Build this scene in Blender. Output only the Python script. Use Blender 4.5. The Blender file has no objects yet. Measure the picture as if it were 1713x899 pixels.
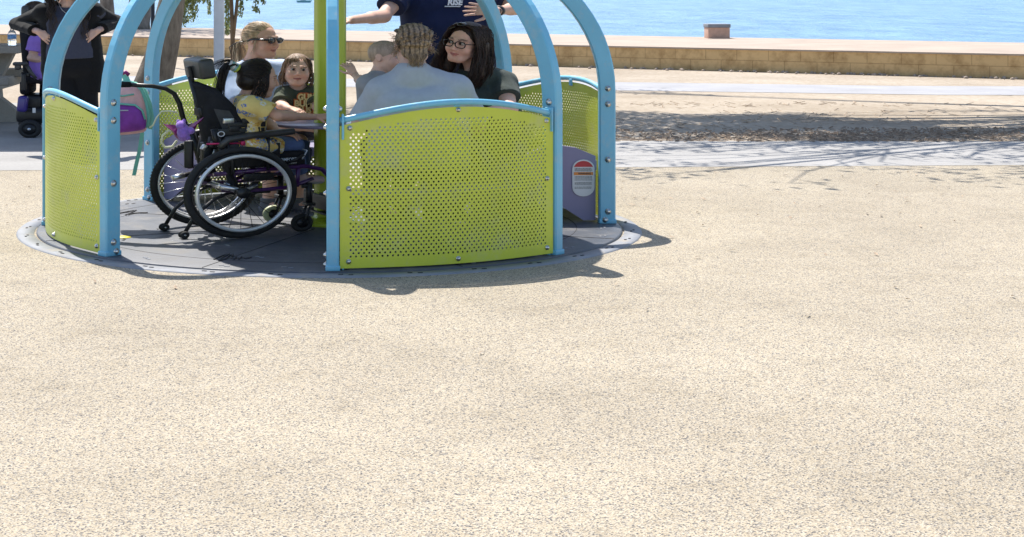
import bpy, bmesh, math, random
import numpy as np
from mathutils import Vector, Matrix
random.seed(7); np.random.seed(7)
sc = bpy.context.scene
C = sc.collection
R = math.radians

# ------------------------------------------------------------------ camera
# metres up; plan metres are K times wider, as the photograph is
K = 1.33
F, D, XC, H, YH = 2927.0, 12.3, .201, 1.72, -30.0
cam_d = bpy.data.cameras.new("camera")
cam = bpy.data.objects.new("camera", cam_d); C.objects.link(cam)
cam.location = (XC, -D, H); cam.rotation_euler = (R(90), 0, 0)
cam_d.sensor_width = 36; cam_d.lens = F/1713*36
cam_d.shift_x = (856.5-600)/1713
cam_d.shift_y = -(449.5-YH)/1713
cam_d.clip_start = .1; cam_d.clip_end = 12000
sc.camera = cam

# ------------------------------------------------------------------ light
SA, SB = .25, .58                       # shadow offset per metre of height
sun_dir = Vector((-SA, SB, 1)).normalized()
elev = math.asin(sun_dir.z); azim = math.atan2(sun_dir.x, sun_dir.y)
w = bpy.data.worlds.new("World"); sc.world = w; w.use_nodes = True
nt = w.node_tree
sky = nt.nodes.new("ShaderNodeTexSky"); sky.sky_type = 'NISHITA'; sky.sun_disc = False
sky.sun_elevation = elev; sky.sun_rotation = azim
bg = nt.nodes["Background"]; bg.inputs[1].default_value = .125
nt.links.new(sky.outputs[0], bg.inputs[0])
sl = bpy.data.lights.new("sun", 'SUN'); sl.energy = 4.4; sl.angle = R(.5); sl.color = (1, .95, .87)
so = bpy.data.objects.new("sun", sl); C.objects.link(so)
so.rotation_euler = sun_dir.to_track_quat('Z', 'Y').to_euler(); so.location = (0, 0, 30)
sc.view_settings.view_transform = 'Standard'; sc.view_settings.look = 'None'
sc.view_settings.exposure = .86; sc.view_settings.gamma = 1
sc.cycles.max_bounces = 6; sc.cycles.diffuse_bounces = 4; sc.cycles.transparent_max_bounces = 12
sc.cycles.use_denoising = True

# ------------------------------------------------------------------ helpers
def P(px, py, Y):
    d = Y + D
    return Vector((XC + (px-600)*d/F, Y, H - (py-YH)*d/F))
def G(px, py, z=0.0):
    d = (H-z)*F/(py-YH)
    return Vector((XC + (px-600)*d/F, d-D, z))

def tag(o, label=None, cat=None, group=None, kind=None):
    if label: o['label'] = label
    if cat: o['category'] = cat
    if group: o['group'] = group
    if kind: o['kind'] = kind
    return o
def empty(name, loc, label, cat, group=None):
    o = bpy.data.objects.new(name, None); C.objects.link(o); o.location = loc
    o.empty_display_size = .1
    return tag(o, label, cat, group)

def frames(path):
    n = len(path); T = []
    for i in range(n):
        a = path[max(0, i-1)]; b = path[min(n-1, i+1)]
        t = (b-a); T.append(t.normalized() if t.length > 1e-9 else Vector((0, 0, 1)))
    u = T[0].orthogonal().normalized(); out = []
    for t in T:
        u = (u - t*u.dot(t))
        u = u.normalized() if u.length > 1e-6 else t.orthogonal().normalized()
        out.append((t, u, t.cross(u)))
    return out

class MB:
    def __init__(s, xf=None): s.v = []; s.f = []; s.m = []; s.sm = []; s.xf = xf
    def _add(s, vs, fs, m=0, smooth=False):
        b = len(s.v)
        s.v += [Vector(v) for v in vs]
        for f in fs: s.f.append(tuple(i+b for i in f)); s.m.append(m); s.sm.append(smooth)
    def box(s, c, d, rot=None, m=0, bev=0.0):
        c = Vector(c); hx, hy, hz = d[0]/2, d[1]/2, d[2]/2
        rot = rot or Matrix.Identity(3)
        if bev <= 0:
            vs = [c+rot@Vector((x*hx, y*hy, z*hz)) for z in (-1, 1) for y in (-1, 1) for x in (-1, 1)]
            s._add(vs, [(0, 2, 3, 1), (4, 5, 7, 6), (0, 1, 5, 4), (2, 6, 7, 3), (0, 4, 6, 2), (1, 3, 7, 5)], m)
            return
        bm = bmesh.new(); bmesh.ops.create_cube(bm, size=1)
        for v in bm.verts: v.co = Vector((v.co.x*d[0], v.co.y*d[1], v.co.z*d[2]))
        bmesh.ops.bevel(bm, geom=bm.edges[:]+bm.verts[:], offset=bev, segments=3, profile=.5, affect='EDGES')
        s.bm(bm, c, rot, m, True); bm.free()
    def bm(s, bm, c=Vector(), rot=None, m=0, smooth=False):
        rot = rot or Matrix.Identity(3); bm.verts.index_update()
        s._add([Vector(c)+rot@v.co for v in bm.verts], [[v.index for v in f.verts] for f in bm.faces], m, smooth)
    def tube(s, path, r, n=10, m=0, cap=True, closed=False, flat=None):
        path = [Vector(p) for p in path]
        fr = frames(path)
        rs = r if hasattr(r, '__len__') else [r]*len(path)
        vs = []
        for (t, u, w_), p, q in zip(fr, path, rs):
            for k in range(n):
                a = 2*math.pi*k/n
                vs.append(p + u*math.cos(a)*q + w_*math.sin(a)*q)
        fs = []
        L = len(path)
        for i in range(L-1 + (1 if closed else 0)):
            j = (i+1) % L
            for k in range(n):
                k2 = (k+1) % n
                fs.append((i*n+k, i*n+k2, j*n+k2, j*n+k))
        if cap and not closed:
            fs.append(tuple(range(n-1, -1, -1))); fs.append(tuple((L-1)*n+k for k in range(n)))
        s._add(vs, fs, m, True)
    def cyl(s, a, b, r, n=16, m=0, r2=None): s.tube([a, b], [r, r if r2 is None else r2], n, m)
    def ell(s, c, r, rot=None, m=0, nu=16, nv=10):
        c = Vector(c); rot = rot or Matrix.Identity(3); vs = []; fs = []
        for j in range(nv+1):
            ph = math.pi*j/nv
            for i in range(nu):
                th = 2*math.pi*i/nu
                vs.append(c+rot@Vector((r[0]*math.sin(ph)*math.cos(th), r[1]*math.sin(ph)*math.sin(th), r[2]*math.cos(ph))))
        for j in range(nv):
            for i in range(nu):
                i2 = (i+1) % nu
                fs.append((j*nu+i, (j+1)*nu+i, (j+1)*nu+i2, j*nu+i2))
        s._add(vs, fs, m, True)
    def torus(s, c, ax, r, q, n=40, k=8, m=0, q2=None):
        ax = Vector(ax).normalized(); u = ax.orthogonal().normalized(); v = ax.cross(u); c = Vector(c); q2 = q2 or q
        vs = []; fs = []
        for i in range(n):
            a = 2*math.pi*i/n; d = u*math.cos(a)+v*math.sin(a)
            for j in range(k):
                b = 2*math.pi*j/k
                vs.append(c + d*(r+q*math.cos(b)) + ax*q2*math.sin(b))
        for i in range(n):
            for j in range(k):
                i2 = (i+1) % n; j2 = (j+1) % k
                fs.append((i*k+j, i2*k+j, i2*k+j2, i*k+j2))
        s._add(vs, fs, m, True)
    def prism(s, poly, f, t, m=0, smooth=False):
        # poly: list of 2D points; f(u,v,w)->Vector ; thickness t along w
        n = len(poly)
        vs = [f(a, b, 0) for a, b in poly]+[f(a, b, t) for a, b in poly]
        fs = [tuple(range(n-1, -1, -1)), tuple(range(n, 2*n))]
        for i in range(n): fs.append((i, (i+1) % n, n+(i+1) % n, n+i))
        s._add(vs, fs, m, smooth)
    def lathe(s, prof, c, n=24, m=0):
        c = Vector(c); vs = []; fs = []
        for r, z in prof:
            for k in range(n):
                a = 2*math.pi*k/n
                vs.append(c+Vector((r*math.cos(a), r*math.sin(a), z)))
        for i in range(len(prof)-1):
            for k in range(n):
                k2 = (k+1) % n
                fs.append((i*n+k, i*n+k2, (i+1)*n+k2, (i+1)*n+k))
        s._add(vs, fs, m, True)
    def build(s, name, mats, parent=None, origin=None, fixn=True):
        if not isinstance(mats, (list, tuple)): mats = [mats]
        vs = s.v
        if s.xf: vs = [s.xf(v) for v in vs]
        loc = Vector(origin) if origin is not None else Vector()
        base = parent.matrix_world.translation if False else None
        me = bpy.data.meshes.new(name)
        off = loc
        me.from_pydata([v-off for v in vs], [], s.f)
        for q in mats: me.materials.append(q)
        me.polygons.foreach_set('material_index', s.m)
        me.polygons.foreach_set('use_smooth', s.sm)
        me.update()
        if fixn and len(me.polygons) < 60000:
            b = bmesh.new(); b.from_mesh(me); bmesh.ops.recalc_face_normals(b, faces=b.faces[:]); b.to_mesh(me); b.free()
        o = bpy.data.objects.new(name, me); C.objects.link(o); o.location = loc
        if parent is not None:
            o.parent = parent
            pw = wloc(parent); o.location = loc-pw
        return o
def wloc(o):
    p = Vector(o.location)
    while o.parent is not None: o = o.parent; p = p+Vector(o.location)
    return p
def copy_tree(o, parent=None):
    c = o.copy(); C.objects.link(c)
    c.parent = parent
    for ch in list(o.children): copy_tree(ch, c)
    return c

# ------------------------------------------------------------------ materials
def nodes(name):
    m = bpy.data.materials.new(name); m.use_nodes = True
    n = m.node_tree; return m, n, n.nodes["Principled BSDF"]
def lnk(n, a, b): n.links.new(a, b)
def coords(n, scale=(1, 1, 1)):
    tc = n.nodes.new("ShaderNodeTexCoord"); mp = n.nodes.new("ShaderNodeMapping")
    mp.inputs['Scale'].default_value = scale
    lnk(n, tc.outputs['Object'], mp.inputs['Vector']); return mp.outputs[0]
def noise(n, vec, scale, detail=4, rough=.55):
    t = n.nodes.new("ShaderNodeTexNoise"); t.inputs['Scale'].default_value = scale
    t.inputs['Detail'].default_value = detail; t.inputs['Roughness'].default_value = rough
    lnk(n, vec, t.inputs['Vector']); return t
def ramp(n, fac, stops):
    r = n.nodes.new("ShaderNodeValToRGB"); el = r.color_ramp.elements
    while len(el) < len(stops): el.new(.5)
    for e, (p, c) in zip(el, stops): e.position = p; e.color = (*c, 1) if len(c) == 3 else c
    lnk(n, fac, r.inputs[0]); return r.outputs[0]
def mixc(n, fac, a, b, mode='MIX'):
    x = n.nodes.new("ShaderNodeMix"); x.data_type = 'RGBA'; x.blend_type = mode
    if isinstance(fac, (int, float)): x.inputs[0].default_value = fac
    else: lnk(n, fac, x.inputs[0])
    for s_, v in ((6, a), (7, b)):
        if isinstance(v, tuple): x.inputs[s_].default_value = (*v, 1)
        else: lnk(n, v, x.inputs[s_])
    return x.outputs[2]
def bump(n, b, fac, dist=.01, strength=.5):
    q = n.nodes.new("ShaderNodeBump"); q.inputs['Distance'].default_value = dist; q.inputs['Strength'].default_value = strength
    lnk(n, fac, q.inputs['Height']); lnk(n, q.outputs[0], b.inputs['Normal'])
def pm(name, col, rough=.5, metal=0., var=.12, vs=6, bmp=0., bs=60, attr=False, coat=0., spec=.5, stretch=(1, 1, 1), sss=0., sheen=0., wear=None, wamt=.3, wsc=9.):
    m, n, b = nodes(name); v = coords(n, stretch)
    t = noise(n, v, vs)
    lo = tuple(c*(1-var) for c in col); hi = tuple(min(1, c*(1+var)) for c in col)
    c = ramp(n, t.outputs[0], [(.3, lo), (.7, hi)])
    if attr:
        a = n.nodes.new("ShaderNodeAttribute"); a.attribute_name = 'Col'
        g = ramp(n, t.outputs[0], [(.3, (1-var,)*3), (.7, (1,)*3)])
        c = mixc(n, 1., a.outputs[0], g, 'MULTIPLY')
    if wear:
        t5 = noise(n, coords(n), wsc, 9, .72); fw = ramp(n, t5.outputs[0], [(.52, (0, 0, 0)), (.66, (wamt,)*3)])
        c = mixc(n, fw, c, wear)
        t6 = noise(n, coords(n), wsc*7, 4, .7); fs_ = ramp(n, t6.outputs[0], [(.66, (0, 0, 0)), (.72, (wamt*.9,)*3)])
        c = mixc(n, fs_, c, tuple(x*.45 for x in wear))
        rr_ = ramp(n, t5.outputs[0], [(.45, (rough,)*3), (.68, (min(1, rough+.3),)*3)]); lnk(n, rr_, b.inputs['Roughness'])
    lnk(n, c, b.inputs['Base Color'])
    b.inputs['Roughness'].default_value = rough; b.inputs['Metallic'].default_value = metal
    b.inputs['Specular IOR Level'].default_value = spec
    if coat: b.inputs['Coat Weight'].default_value = coat; b.inputs['Coat Roughness'].default_value = .15
    if sss: b.inputs['Subsurface Weight'].default_value = sss; b.inputs['Subsurface Radius'].default_value = (.012, .005, .003); b.inputs['Subsurface Scale'].default_value = 1
    if sheen: b.inputs['Sheen Weight'].default_value = sheen
    if bmp:
        t2 = noise(n, v, bs, 3); bump(n, b, t2.outputs[0], .004, bmp)
    return m

def m_rubber():
    m, n, b = nodes("epdm_granules"); v = coords(n)
    vo = n.nodes.new("ShaderNodeTexVoronoi"); vo.inputs['Scale'].default_value = 175; lnk(n, v, vo.inputs['Vector'])
    sep = n.nodes.new("ShaderNodeSeparateColor"); lnk(n, vo.outputs['Color'], sep.inputs[0])
    c = ramp(n, sep.outputs[0], [(0, (.38, .315, .22)), (.25, (.47, .405, .30)), (.5, (.30, .245, .175)), (.66, (.51, .46, .37)), (.8, (.215, .195, .17)), (.94, (.085, .082, .086))])
    n.nodes[-1].color_ramp.interpolation = 'CONSTANT' if False else 'LINEAR'
    t = noise(n, v, .6, 5); g = ramp(n, t.outputs[0], [(.3, (.82, .815, .81)), (.65, (1, 1, 1))])
    c = mixc(n, 1., c, g, 'MULTIPLY')
    t4 = noise(n, v, 3.1, 6, .7); g = ramp(n, t4.outputs[0], [(.28, (.86, .85, .83)), (.5, (1, 1, 1))]); c = mixc(n, 1., c, g, 'MULTIPLY')
    lnk(n, c, b.inputs['Base Color']); b.inputs['Roughness'].default_value = .85; b.inputs['Specular IOR Level'].default_value = .25
    bump(n, b, vo.outputs['Distance'], .004, .6); return m
def m_concrete(name, col, joint=None):
    m, n, b = nodes(name); v = coords(n)
    t = noise(n, v, 1.2, 6, .6); t2 = noise(n, v, 40, 3)
    c = ramp(n, t.outputs[0], [(.3, tuple(x*.84 for x in col)), (.7, tuple(min(1, x*1.08) for x in col))])
    g = ramp(n, t2.outputs[0], [(.35, (.88, .88, .88)), (.65, (1, 1, 1))]); c = mixc(n, 1., c, g, 'MULTIPLY')
    lnk(n, c, b.inputs['Base Color']); b.inputs['Roughness'].default_value = .9; b.inputs['Specular IOR Level'].default_value = .2
    bump(n, b, t2.outputs[0], .004, .3); return m
def m_dirt():
    m, n, b = nodes("sandy_dirt"); v = coords(n)
    t = noise(n, v, .35, 8, .65); t2 = noise(n, v, 9, 6, .7); t3 = noise(n, v, 60, 2)
    c = ramp(n, t.outputs[0], [(.3, (.31, .26, .205)), (.55, (.41, .355, .29)), (.75, (.48, .425, .36))])
    g = ramp(n, t2.outputs[0], [(.3, (.72, .68, .63)), (.6, (1, 1, 1))]); c = mixc(n, 1., c, g, 'MULTIPLY')
    lnk(n, c, b.inputs['Base Color']); b.inputs['Roughness'].default_value = .95; b.inputs['Specular IOR Level'].default_value = .1
    bump(n, b, t2.outputs[0], .03, .6); return m
def m_wall():
    m, n, b = nodes("tan_block"); v = coords(n)
    br = n.nodes.new("ShaderNodeTexBrick"); br.inputs['Scale'].default_value = 1; br.inputs['Brick Width'].default_value = .62; br.inputs['Row Height'].default_value = .215
    br.inputs['Mortar Size'].default_value = .009; br.inputs['Mortar Smooth'].default_value = .3
    br.inputs['Color1'].default_value = (.60, .42, .215, 1); br.inputs['Color2'].default_value = (.63, .44, .225, 1); br.inputs['Mortar'].default_value = (.44, .30, .15, 1)
    sx = n.nodes.new("ShaderNodeSeparateXYZ"); cb = n.nodes.new("ShaderNodeCombineXYZ"); lnk(n, v, sx.inputs[0])
    lnk(n, sx.outputs[0], cb.inputs[0]); lnk(n, sx.outputs[2], cb.inputs[1]); lnk(n, cb.outputs[0], br.inputs['Vector'])
    t = noise(n, v, 3, 6, .7); g = ramp(n, t.outputs[0], [(.3, (.60, .55, .50)), (.55, (1, 1, 1))])
    c = mixc(n, 1., br.outputs[0], g, 'MULTIPLY'); lnk(n, c, b.inputs['Base Color']); b.inputs['Roughness'].default_value = .9
    b.inputs['Specular IOR Level'].default_value = .15
    t2 = noise(n, v, 50, 3); bump(n, b, t2.outputs[0], .006, .4); return m
def m_water():
    m, n, b = nodes("lake_water"); v = coords(n, (.35, 1, 1))
    t = noise(n, coords(n, (1, .3, 1)), 1.1, 6, .65); t2 = noise(n, coords(n, (.5, .16, 1)), 1., 7, .7)
    c = ramp(n, t2.outputs[0], [(.36, (.07, .185, .33)), (.64, (.165, .315, .465))])
    lnk(n, c, b.inputs['Base Color']); b.inputs['Roughness'].default_value = .3; b.inputs['IOR'].default_value = 1.33; b.inputs['Specular IOR Level'].default_value = .22
    bump(n, b, t.outputs[0], .8, 1.); return m
def m_bark(name, col):
    m, n, b = nodes(name); v = coords(n, (1, 1, .25))
    t = noise(n, v, 9, 6, .7); t2 = noise(n, coords(n), 2.2, 3)
    c = ramp(n, t.outputs[0], [(.3, tuple(x*.45 for x in col)), (.55, col), (.75, tuple(x*1.35 for x in col))])
    g = ramp(n, t2.outputs[0], [(.35, (.6, .6, .6)), (.65, (1.0, 1.0, 1.0))]); c = mixc(n, 1., c, g, 'MULTIPLY')
    lnk(n, c, b.inputs['Base Color']); b.inputs['Roughness'].default_value = .9; b.inputs['Specular IOR Level'].default_value = .1
    bump(n, b, t.outputs[0], .05, .9); return m
def m_leaf(name, col):
    m, n, b = nodes(name)
    v = coords(n); t = noise(n, v, 5, 3)
    c = ramp(n, t.outputs[0], [(.3, tuple(x*.6 for x in col)), (.7, tuple(x*1.5 for x in col))])
    lnk(n, c, b.inputs['Base Color']); b.inputs['Roughness'].default_value = .5
    tr = n.nodes.new("ShaderNodeBsdfTranslucent"); lnk(n, c, tr.inputs[0])
    mx = n.nodes.new("ShaderNodeMixShader"); mx.inputs[0].default_value = .35
    out = n.nodes["Material Output"]; lnk(n, b.outputs[0], mx.inputs[1]); lnk(n, tr.outputs[0], mx.inputs[2]); lnk(n, mx.outputs[0], out.inputs[0]); return m

M = dict(
 blue=pm("sky_blue_powder_coat", (.16, .46, .63), .34, var=.06, vs=3, bmp=.08, bs=160, coat=.2, wear=(.42, .50, .52), wamt=.4),
 lime=pm("lime_powder_coat", (.55, .60, .045), .36, var=.07, vs=2.2, bmp=.06, bs=120, coat=.25, wear=(.52, .50, .30), wamt=.34, wsc=5),
 lime2=pm("lime_pole_powder_coat", (.40, .50, .025), .3, var=.06, vs=2, coat=.3),
 lilac=pm("lilac_plastic", (.26, .23, .36), .42, var=.06, vs=4, bmp=.1, bs=200),
 bolt=pm("stainless_steel", (.62, .61, .58), .28, 1., var=.15, vs=30),
 deck=pm("dark_deck_plate", (.066, .072, .088), .46, var=.18, vs=3, bmp=.25, bs=260, wear=(.22, .20, .17), wamt=.5, wsc=2.6),
 ring=pm("grey_ring_plate", (.21, .22, .245), .62, var=.15, vs=4, bmp=.2, bs=200, wear=(.40, .34, .25), wamt=.5, wsc=5),
 gap=pm("black_gap", (.012, .012, .014), .8),
 black=pm("black_plastic", (.012, .012, .014), .42, var=.3, vs=12, bmp=.15, bs=150),
 blackfab=pm("black_fabric", (.016, .016, .019), .85, var=.3, vs=14, bmp=.5, bs=220, spec=.25),
 vinyl=pm("dark_grey_vinyl", (.045, .045, .045), .42, var=.25, vs=10, bmp=.35, bs=70),
 greyfab=pm("charcoal_fabric", (.05, .05, .052), .8, var=.25, vs=14, bmp=.4, bs=200),
 tyre=pm("tyre_rubber", (.018, .018, .019), .75, var=.3, vs=20, bmp=.6, bs=160),
 alu=pm("brushed_aluminium", (.62, .62, .63), .3, 1., var=.12, vs=20),
 silver=pm("silver_rim", (.78, .78, .78), .3, .45, var=.1, vs=14),
 purple=pm("purple_tube", (.06, .012, .10), .3, var=.2, coat=.4),
 skin=pm("skin", (.6, .35, .25), .55, attr=True, var=.13, vs=32, bmp=.2, bs=300, sss=.12, spec=.35),
 cloth=pm("cotton_cloth", (.5, .5, .5), .9, attr=True, var=.09, vs=30, bmp=.55, bs=170, spec=.15, sheen=.1),
 hair=pm("hair_strands", (.1, .06, .04), .5, attr=True, var=.45, vs=38, bmp=.7, bs=90, stretch=(1, 1, .22), spec=.4),
 eye=pm("eye", (.8, .8, .8), .2, attr=True, var=.02),
 rubber=m_rubber(), conc=m_concrete("pale_concrete", (.35, .34, .33)), conc2=m_concrete("cool_concrete", (.36, .36, .38)),
 tablec=m_concrete("aged_table_concrete", (.36, .33, .29)), dirt=m_dirt(), wallm=m_wall(), water=m_water(),
 sand=m_concrete("beach_sand", (.41, .335, .275)),
 bark=m_bark("grey_brown_bark", (.27, .24, .21)), bark2=m_bark("slender_bark", (.24, .17, .12)),
 leaf=m_leaf("olive_leaf", (.15, .18, .065)), leaf2=m_leaf("dense_leaf", (.05, .09, .025)),
 white=pm("white_post_paint", (.66, .66, .69), .45, var=.08), roofm=pm("metal_roof", (.35, .37, .38), .5),
 polem=pm("black_pole_paint", (.015, .015, .017), .4), mulchm=pm("bark_mulch", (.22, .155, .105), .9, var=.5, vs=30),
 twig=pm("dry_twigs", (.36, .27, .19), .9, var=.5, vs=20),
 paper=pm("label_paper", (.72, .71, .70), .4, var=.04), red=pm("label_red", (.55, .03, .04), .4, var=.05), orange=pm("label_orange", (.75, .25, .05), .4, var=.05),
 ink=pm("ink", (.03, .03, .035), .6), yellow=pm("yellow_sticker", (.75, .62, .03), .5, var=.1),
 pink=pm("pink_nylon", (.90, .50, .51), .7, var=.12, vs=20, bmp=.4, bs=90), violet=pm("violet_nylon", (.30, .05, .42), .65, var=.22, vs=14, bmp=.4, bs=60),
 teal=pm("mint_nylon", (.22, .60, .50), .65, var=.1, bmp=.3, bs=120),
 plush=pm("lilac_plush", (.30, .15, .56), .95, var=.25, vs=40, bmp=.9, bs=200, sheen=.3), wing=pm("magenta_satin", (.22, .015, .13), .4, var=.4, vs=25, bmp=.5, bs=60),
 cord=pm("pale_yellow_cord", (.72, .70, .46), .6), magenta=pm("magenta_anodised", (.55, .03, .13), .35, .4),
 greent=pm("pale_green_polyurethane", (.48, .52, .33), .5), strapw=pm("pale_strap", (.62, .64, .68), .6),
 lens=pm("dark_lens", (.01, .008, .008), .08, coat=.6), frame=pm("black_acetate", (.012, .01, .012), .25),
 indigo=pm("indigo_plastic", (.05, .03, .22), .35, coat=.3), boatm=pm("boat_hull", (.25, .45, .45), .5), brick=pm("pink_brick", (.52, .33, .25), .9, var=.15, vs=10, bmp=.4, bs=60),
 capm=pm("slate_cap", (.20, .22, .25), .8),
)
def m_clear(name, col, tr=.92):
    m, n, b = nodes(name); b.inputs['Base Color'].default_value = (*col, 1); b.inputs['Roughness'].default_value = .05
    b.inputs['Transmission Weight'].default_value = tr; b.inputs['IOR'].default_value = 1.2; return m
M['bottle'] = m_clear("clear_bottle", (.93, .96, 1), .9)
M['glass'] = m_clear("clear_lens", (1, 1, 1), 1.); 
# ------------------------------------------------------------------ setting
def sheet(name, pts, z, mat, sub=0):
    m = MB(); m._add([(x, y, z) for x, y in pts], [tuple(range(len(pts)))])
    o = m.build(name, mat); o['kind'] = 'structure'; return o
# line of the block wall in plan
WA, WB = Vector((-3.93, 28.0, 0)), Vector((7.13, 21.5, 0))
wd = (WB-WA).normalized(); wn = Vector((-wd.y, wd.x, 0))       # wn points to the lake
W0, W1 = WA-wd*45, WB+wd*40
B0, B1 = W0+wn*9.0, W1+wn*5.6                                   # beach edge at the water
gx = [(-70, -25), (60, -25), (60, W1.y-14)]
g = [(-120, -40), (120, -40), (W1.x+60, W1.y-36), (W1.x, W1.y), (W0.x, W0.y), (W0.x-60, W0.y+20)]
sheet("ground", g, 0, M['dirt'])
# beach: sloping strip from the wall's top to under the water
m = MB(); ca = [W0+wn*.22+Vector((0, 0, .415)), W1+wn*.22+Vector((0, 0, .415)), B1+Vector((0, 0, .42)), B0+Vector((0, 0, .42)), B1+wn*8+Vector((0, 0, -1.6)), B0+wn*8+Vector((0, 0, -1.6))]
m._add(ca, [(0, 1, 2, 3), (3, 2, 4, 5)]); o = m.build("beach", M['sand']); o['kind'] = 'structure'
m = MB(); q0, q1 = B0+wn*.3-wd*300, B1+wn*.3+wd*300
m._add([q0+Vector((0, 0, -.3)), q1+Vector((0, 0, -.3)), q1+wn*6000+wd*4000+Vector((0, 0, -.3)), q0+wn*6000-wd*4000+Vector((0, 0, -.3))], [(0, 1, 2, 3)])
o = m.build("lake_water", M['water']); o['kind'] = 'structure'
# rubber surfacing, concrete walk and slab, second path, mulch strip
def ysl(x): return 3.66 + (x+3)*.045
sheet("rubber_ground", [(-40, -30), (40, -30), (40, ysl(9)), (9, ysl(9)), (-4, ysl(-4)-.05), (-40, 2.9)], .004, M['rubber'])
sheet("concrete_path", [(-40, 2.9), (-4, ysl(-4)-.05), (9, ysl(9)), (40, ysl(9)), (40, 6.5), (9, 6.45), (1.2, 6.6), (-.9, 6.8), (-.9, 9.6), (-4, 12.5), (-40, 12.5)], .006, M['conc'])
sheet("far_path", [(-8, 17.9), (2, 15.9), (9, 14.3), (40, 12), (40, 14.5), (9, 16.6), (2, 18.3), (-8, 20.4)], .004, M['conc2'])
def tw(n, xr, yr, lr, seed, flat=.006, zz=.006):
    rnd = random.Random(seed); m = MB(); cls = [(rnd.uniform(*xr), yr[0]+(yr[1]-yr[0])*rnd.random()**1.4) for _ in range(60)]
    for _ in range(n):
        cl_ = cls[int(rnd.random()**1.5*len(cls))]; x = cl_[0]+rnd.gauss(0, .9); y = cl_[1]+rnd.gauss(0, .28); L = rnd.uniform(*lr); a = rnd.uniform(0, math.pi)
        if y < yr[0] or y > yr[1]: continue
        rr = rnd.uniform(.4, 1)*flat; c = Vector((x, y, zz+rr*.4)); d = Vector((math.cos(a), math.sin(a)*.8, rnd.uniform(0, .25)))*L/2
        s_ = Vector((-d.y, d.x, 0)).normalized()*rr*1.6; u = Vector((0, 0, rr*1.6))
        m._add([c-d-s_, c-d+s_, c-d*.9+u, c+d-s_, c+d+s_, c+d*.9+u], [(0, 1, 4, 3), (1, 2, 5, 4), (2, 0, 3, 5), (0, 2, 1), (3, 4, 5)])
    return m
o = tw(5200, (1.5, 16), (6.45, 8.3), (.02, .11), 3, .007).build("mulch_litter", M['mulchm'], fixn=False); tag(o, "dark bark mulch and leaf litter along the concrete path's far edge", "mulch", kind='stuff')
o = tw(2200, (1.5, 16), (6.6, 12.6), (.03, .22), 4, .005).build("twig_litter", M['twig'], fixn=False); tag(o, "dry brown twigs strewn over the sandy ground", "twigs", kind='stuff')
rnd = random.Random(6); m = MB()
for _ in range(260):
    x = rnd.uniform(-6, 7); y = 3.5-abs(rnd.gauss(0, 3.4)); s_ = rnd.uniform(.012, .035); a = rnd.uniform(0, 6.28)
    if x*x+y*y < 5.2 or y < -9: continue
    d = Vector((math.cos(a), math.sin(a), 0)); e = Vector((-d.y, d.x, 0)); c = Vector((x, y, .01))
    m._add([c-d*s_, c+e*s_*.35+Vector((0, 0, .006)), c+d*s_*1.1+Vector((0, 0, .012)), c-e*s_*.3+Vector((0, 0, .01))], [(0, 1, 2), (0, 2, 3)])
o = m.build("leaf_litter", M['twig'], fixn=False); tag(o, "small dry leaves scattered on the tan rubber ground", "leaves", kind='stuff')
rnd = random.Random(5); m = MB()
for _ in range(1500):
    t = rnd.uniform(0, (W1-W0).length); p = W0+wd*t-wn*abs(rnd.gauss(0, .16)); r = rnd.uniform(.012, .05)
    m.ell(p+Vector((0, 0, r*.3)), (r, r, r*.7), nu=5, nv=3)
o = m.build("wall_foot_rubble", M['sand'], fixn=False); tag(o, "crumbly pale sand clods along the foot of the block wall", "rubble", kind='stuff')

# block wall
m = MB(); L = (W1-W0).length
def wf(p): return W0+wd*p.x+wn*p.y+Vector((0, 0, p.z))
wall = MB(); wall.box((0, 0, .207), (L, .22, .414)); wall.box((0, 0, .428), (L, .28, .03), m=1)
wo = wall.build("block_wall", [M['wallm'], M['sand']])
wo.rotation_euler = (0, 0, math.atan2(wd.y, wd.x)); wo.location = W0+wd*L/2+wn*.11
tag(wo, "low tan block retaining wall holding back the pale beach sand", "wall")

# trees
def limb(m, p, d, L, r, depth, rnd, tips, n=7):
    pts = [p]; rs = [r]; q = p.copy(); dd = d.copy()
    for i in range(5):
        dd = (dd+Vector((rnd.gauss(0, .12), rnd.gauss(0, .12), .06))).normalized(); q = q+dd*L/5; pts.append(q.copy()); rs.append(r*(1-.55*(i+1)/5))
    m.tube(pts, rs, n)
    if depth == 0: tips.append(q.copy()); tips.append(pts[3]); return
    for k in range(3):
        a = rnd.uniform(0, 6.28); nd = (dd+Vector((math.cos(a), math.sin(a), rnd.uniform(-.1, .3)))*.8).normalized()
        limb(m, pts[-1-k % 2], nd, L*.72, r*.45, depth-1, rnd, tips, 5)
def leaves(m, c, rad, n, size, rnd, droop=0.):
    for _ in range(n):
        v = Vector((rnd.gauss(0, 1), rnd.gauss(0, 1), rnd.gauss(0, 1))); v.normalize(); v *= rnd.random()**.5
        p = c+Vector((v.x*rad[0], v.y*rad[1], v.z*rad[2]))
        a = Vector((rnd.gauss(0, 1), rnd.gauss(0, 1), rnd.gauss(0, 1)-droop)).normalized(); b = a.orthogonal().normalized()
        b = Matrix.Rotation(rnd.uniform(0, 6.28), 3, a)@b
        s_ = size*rnd.uniform(.6, 1.3)
        m._add([p-a*s_, p+b*s_*.4, p+a*s_, p-b*s_*.4], [(0, 1, 2, 3)])
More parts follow.
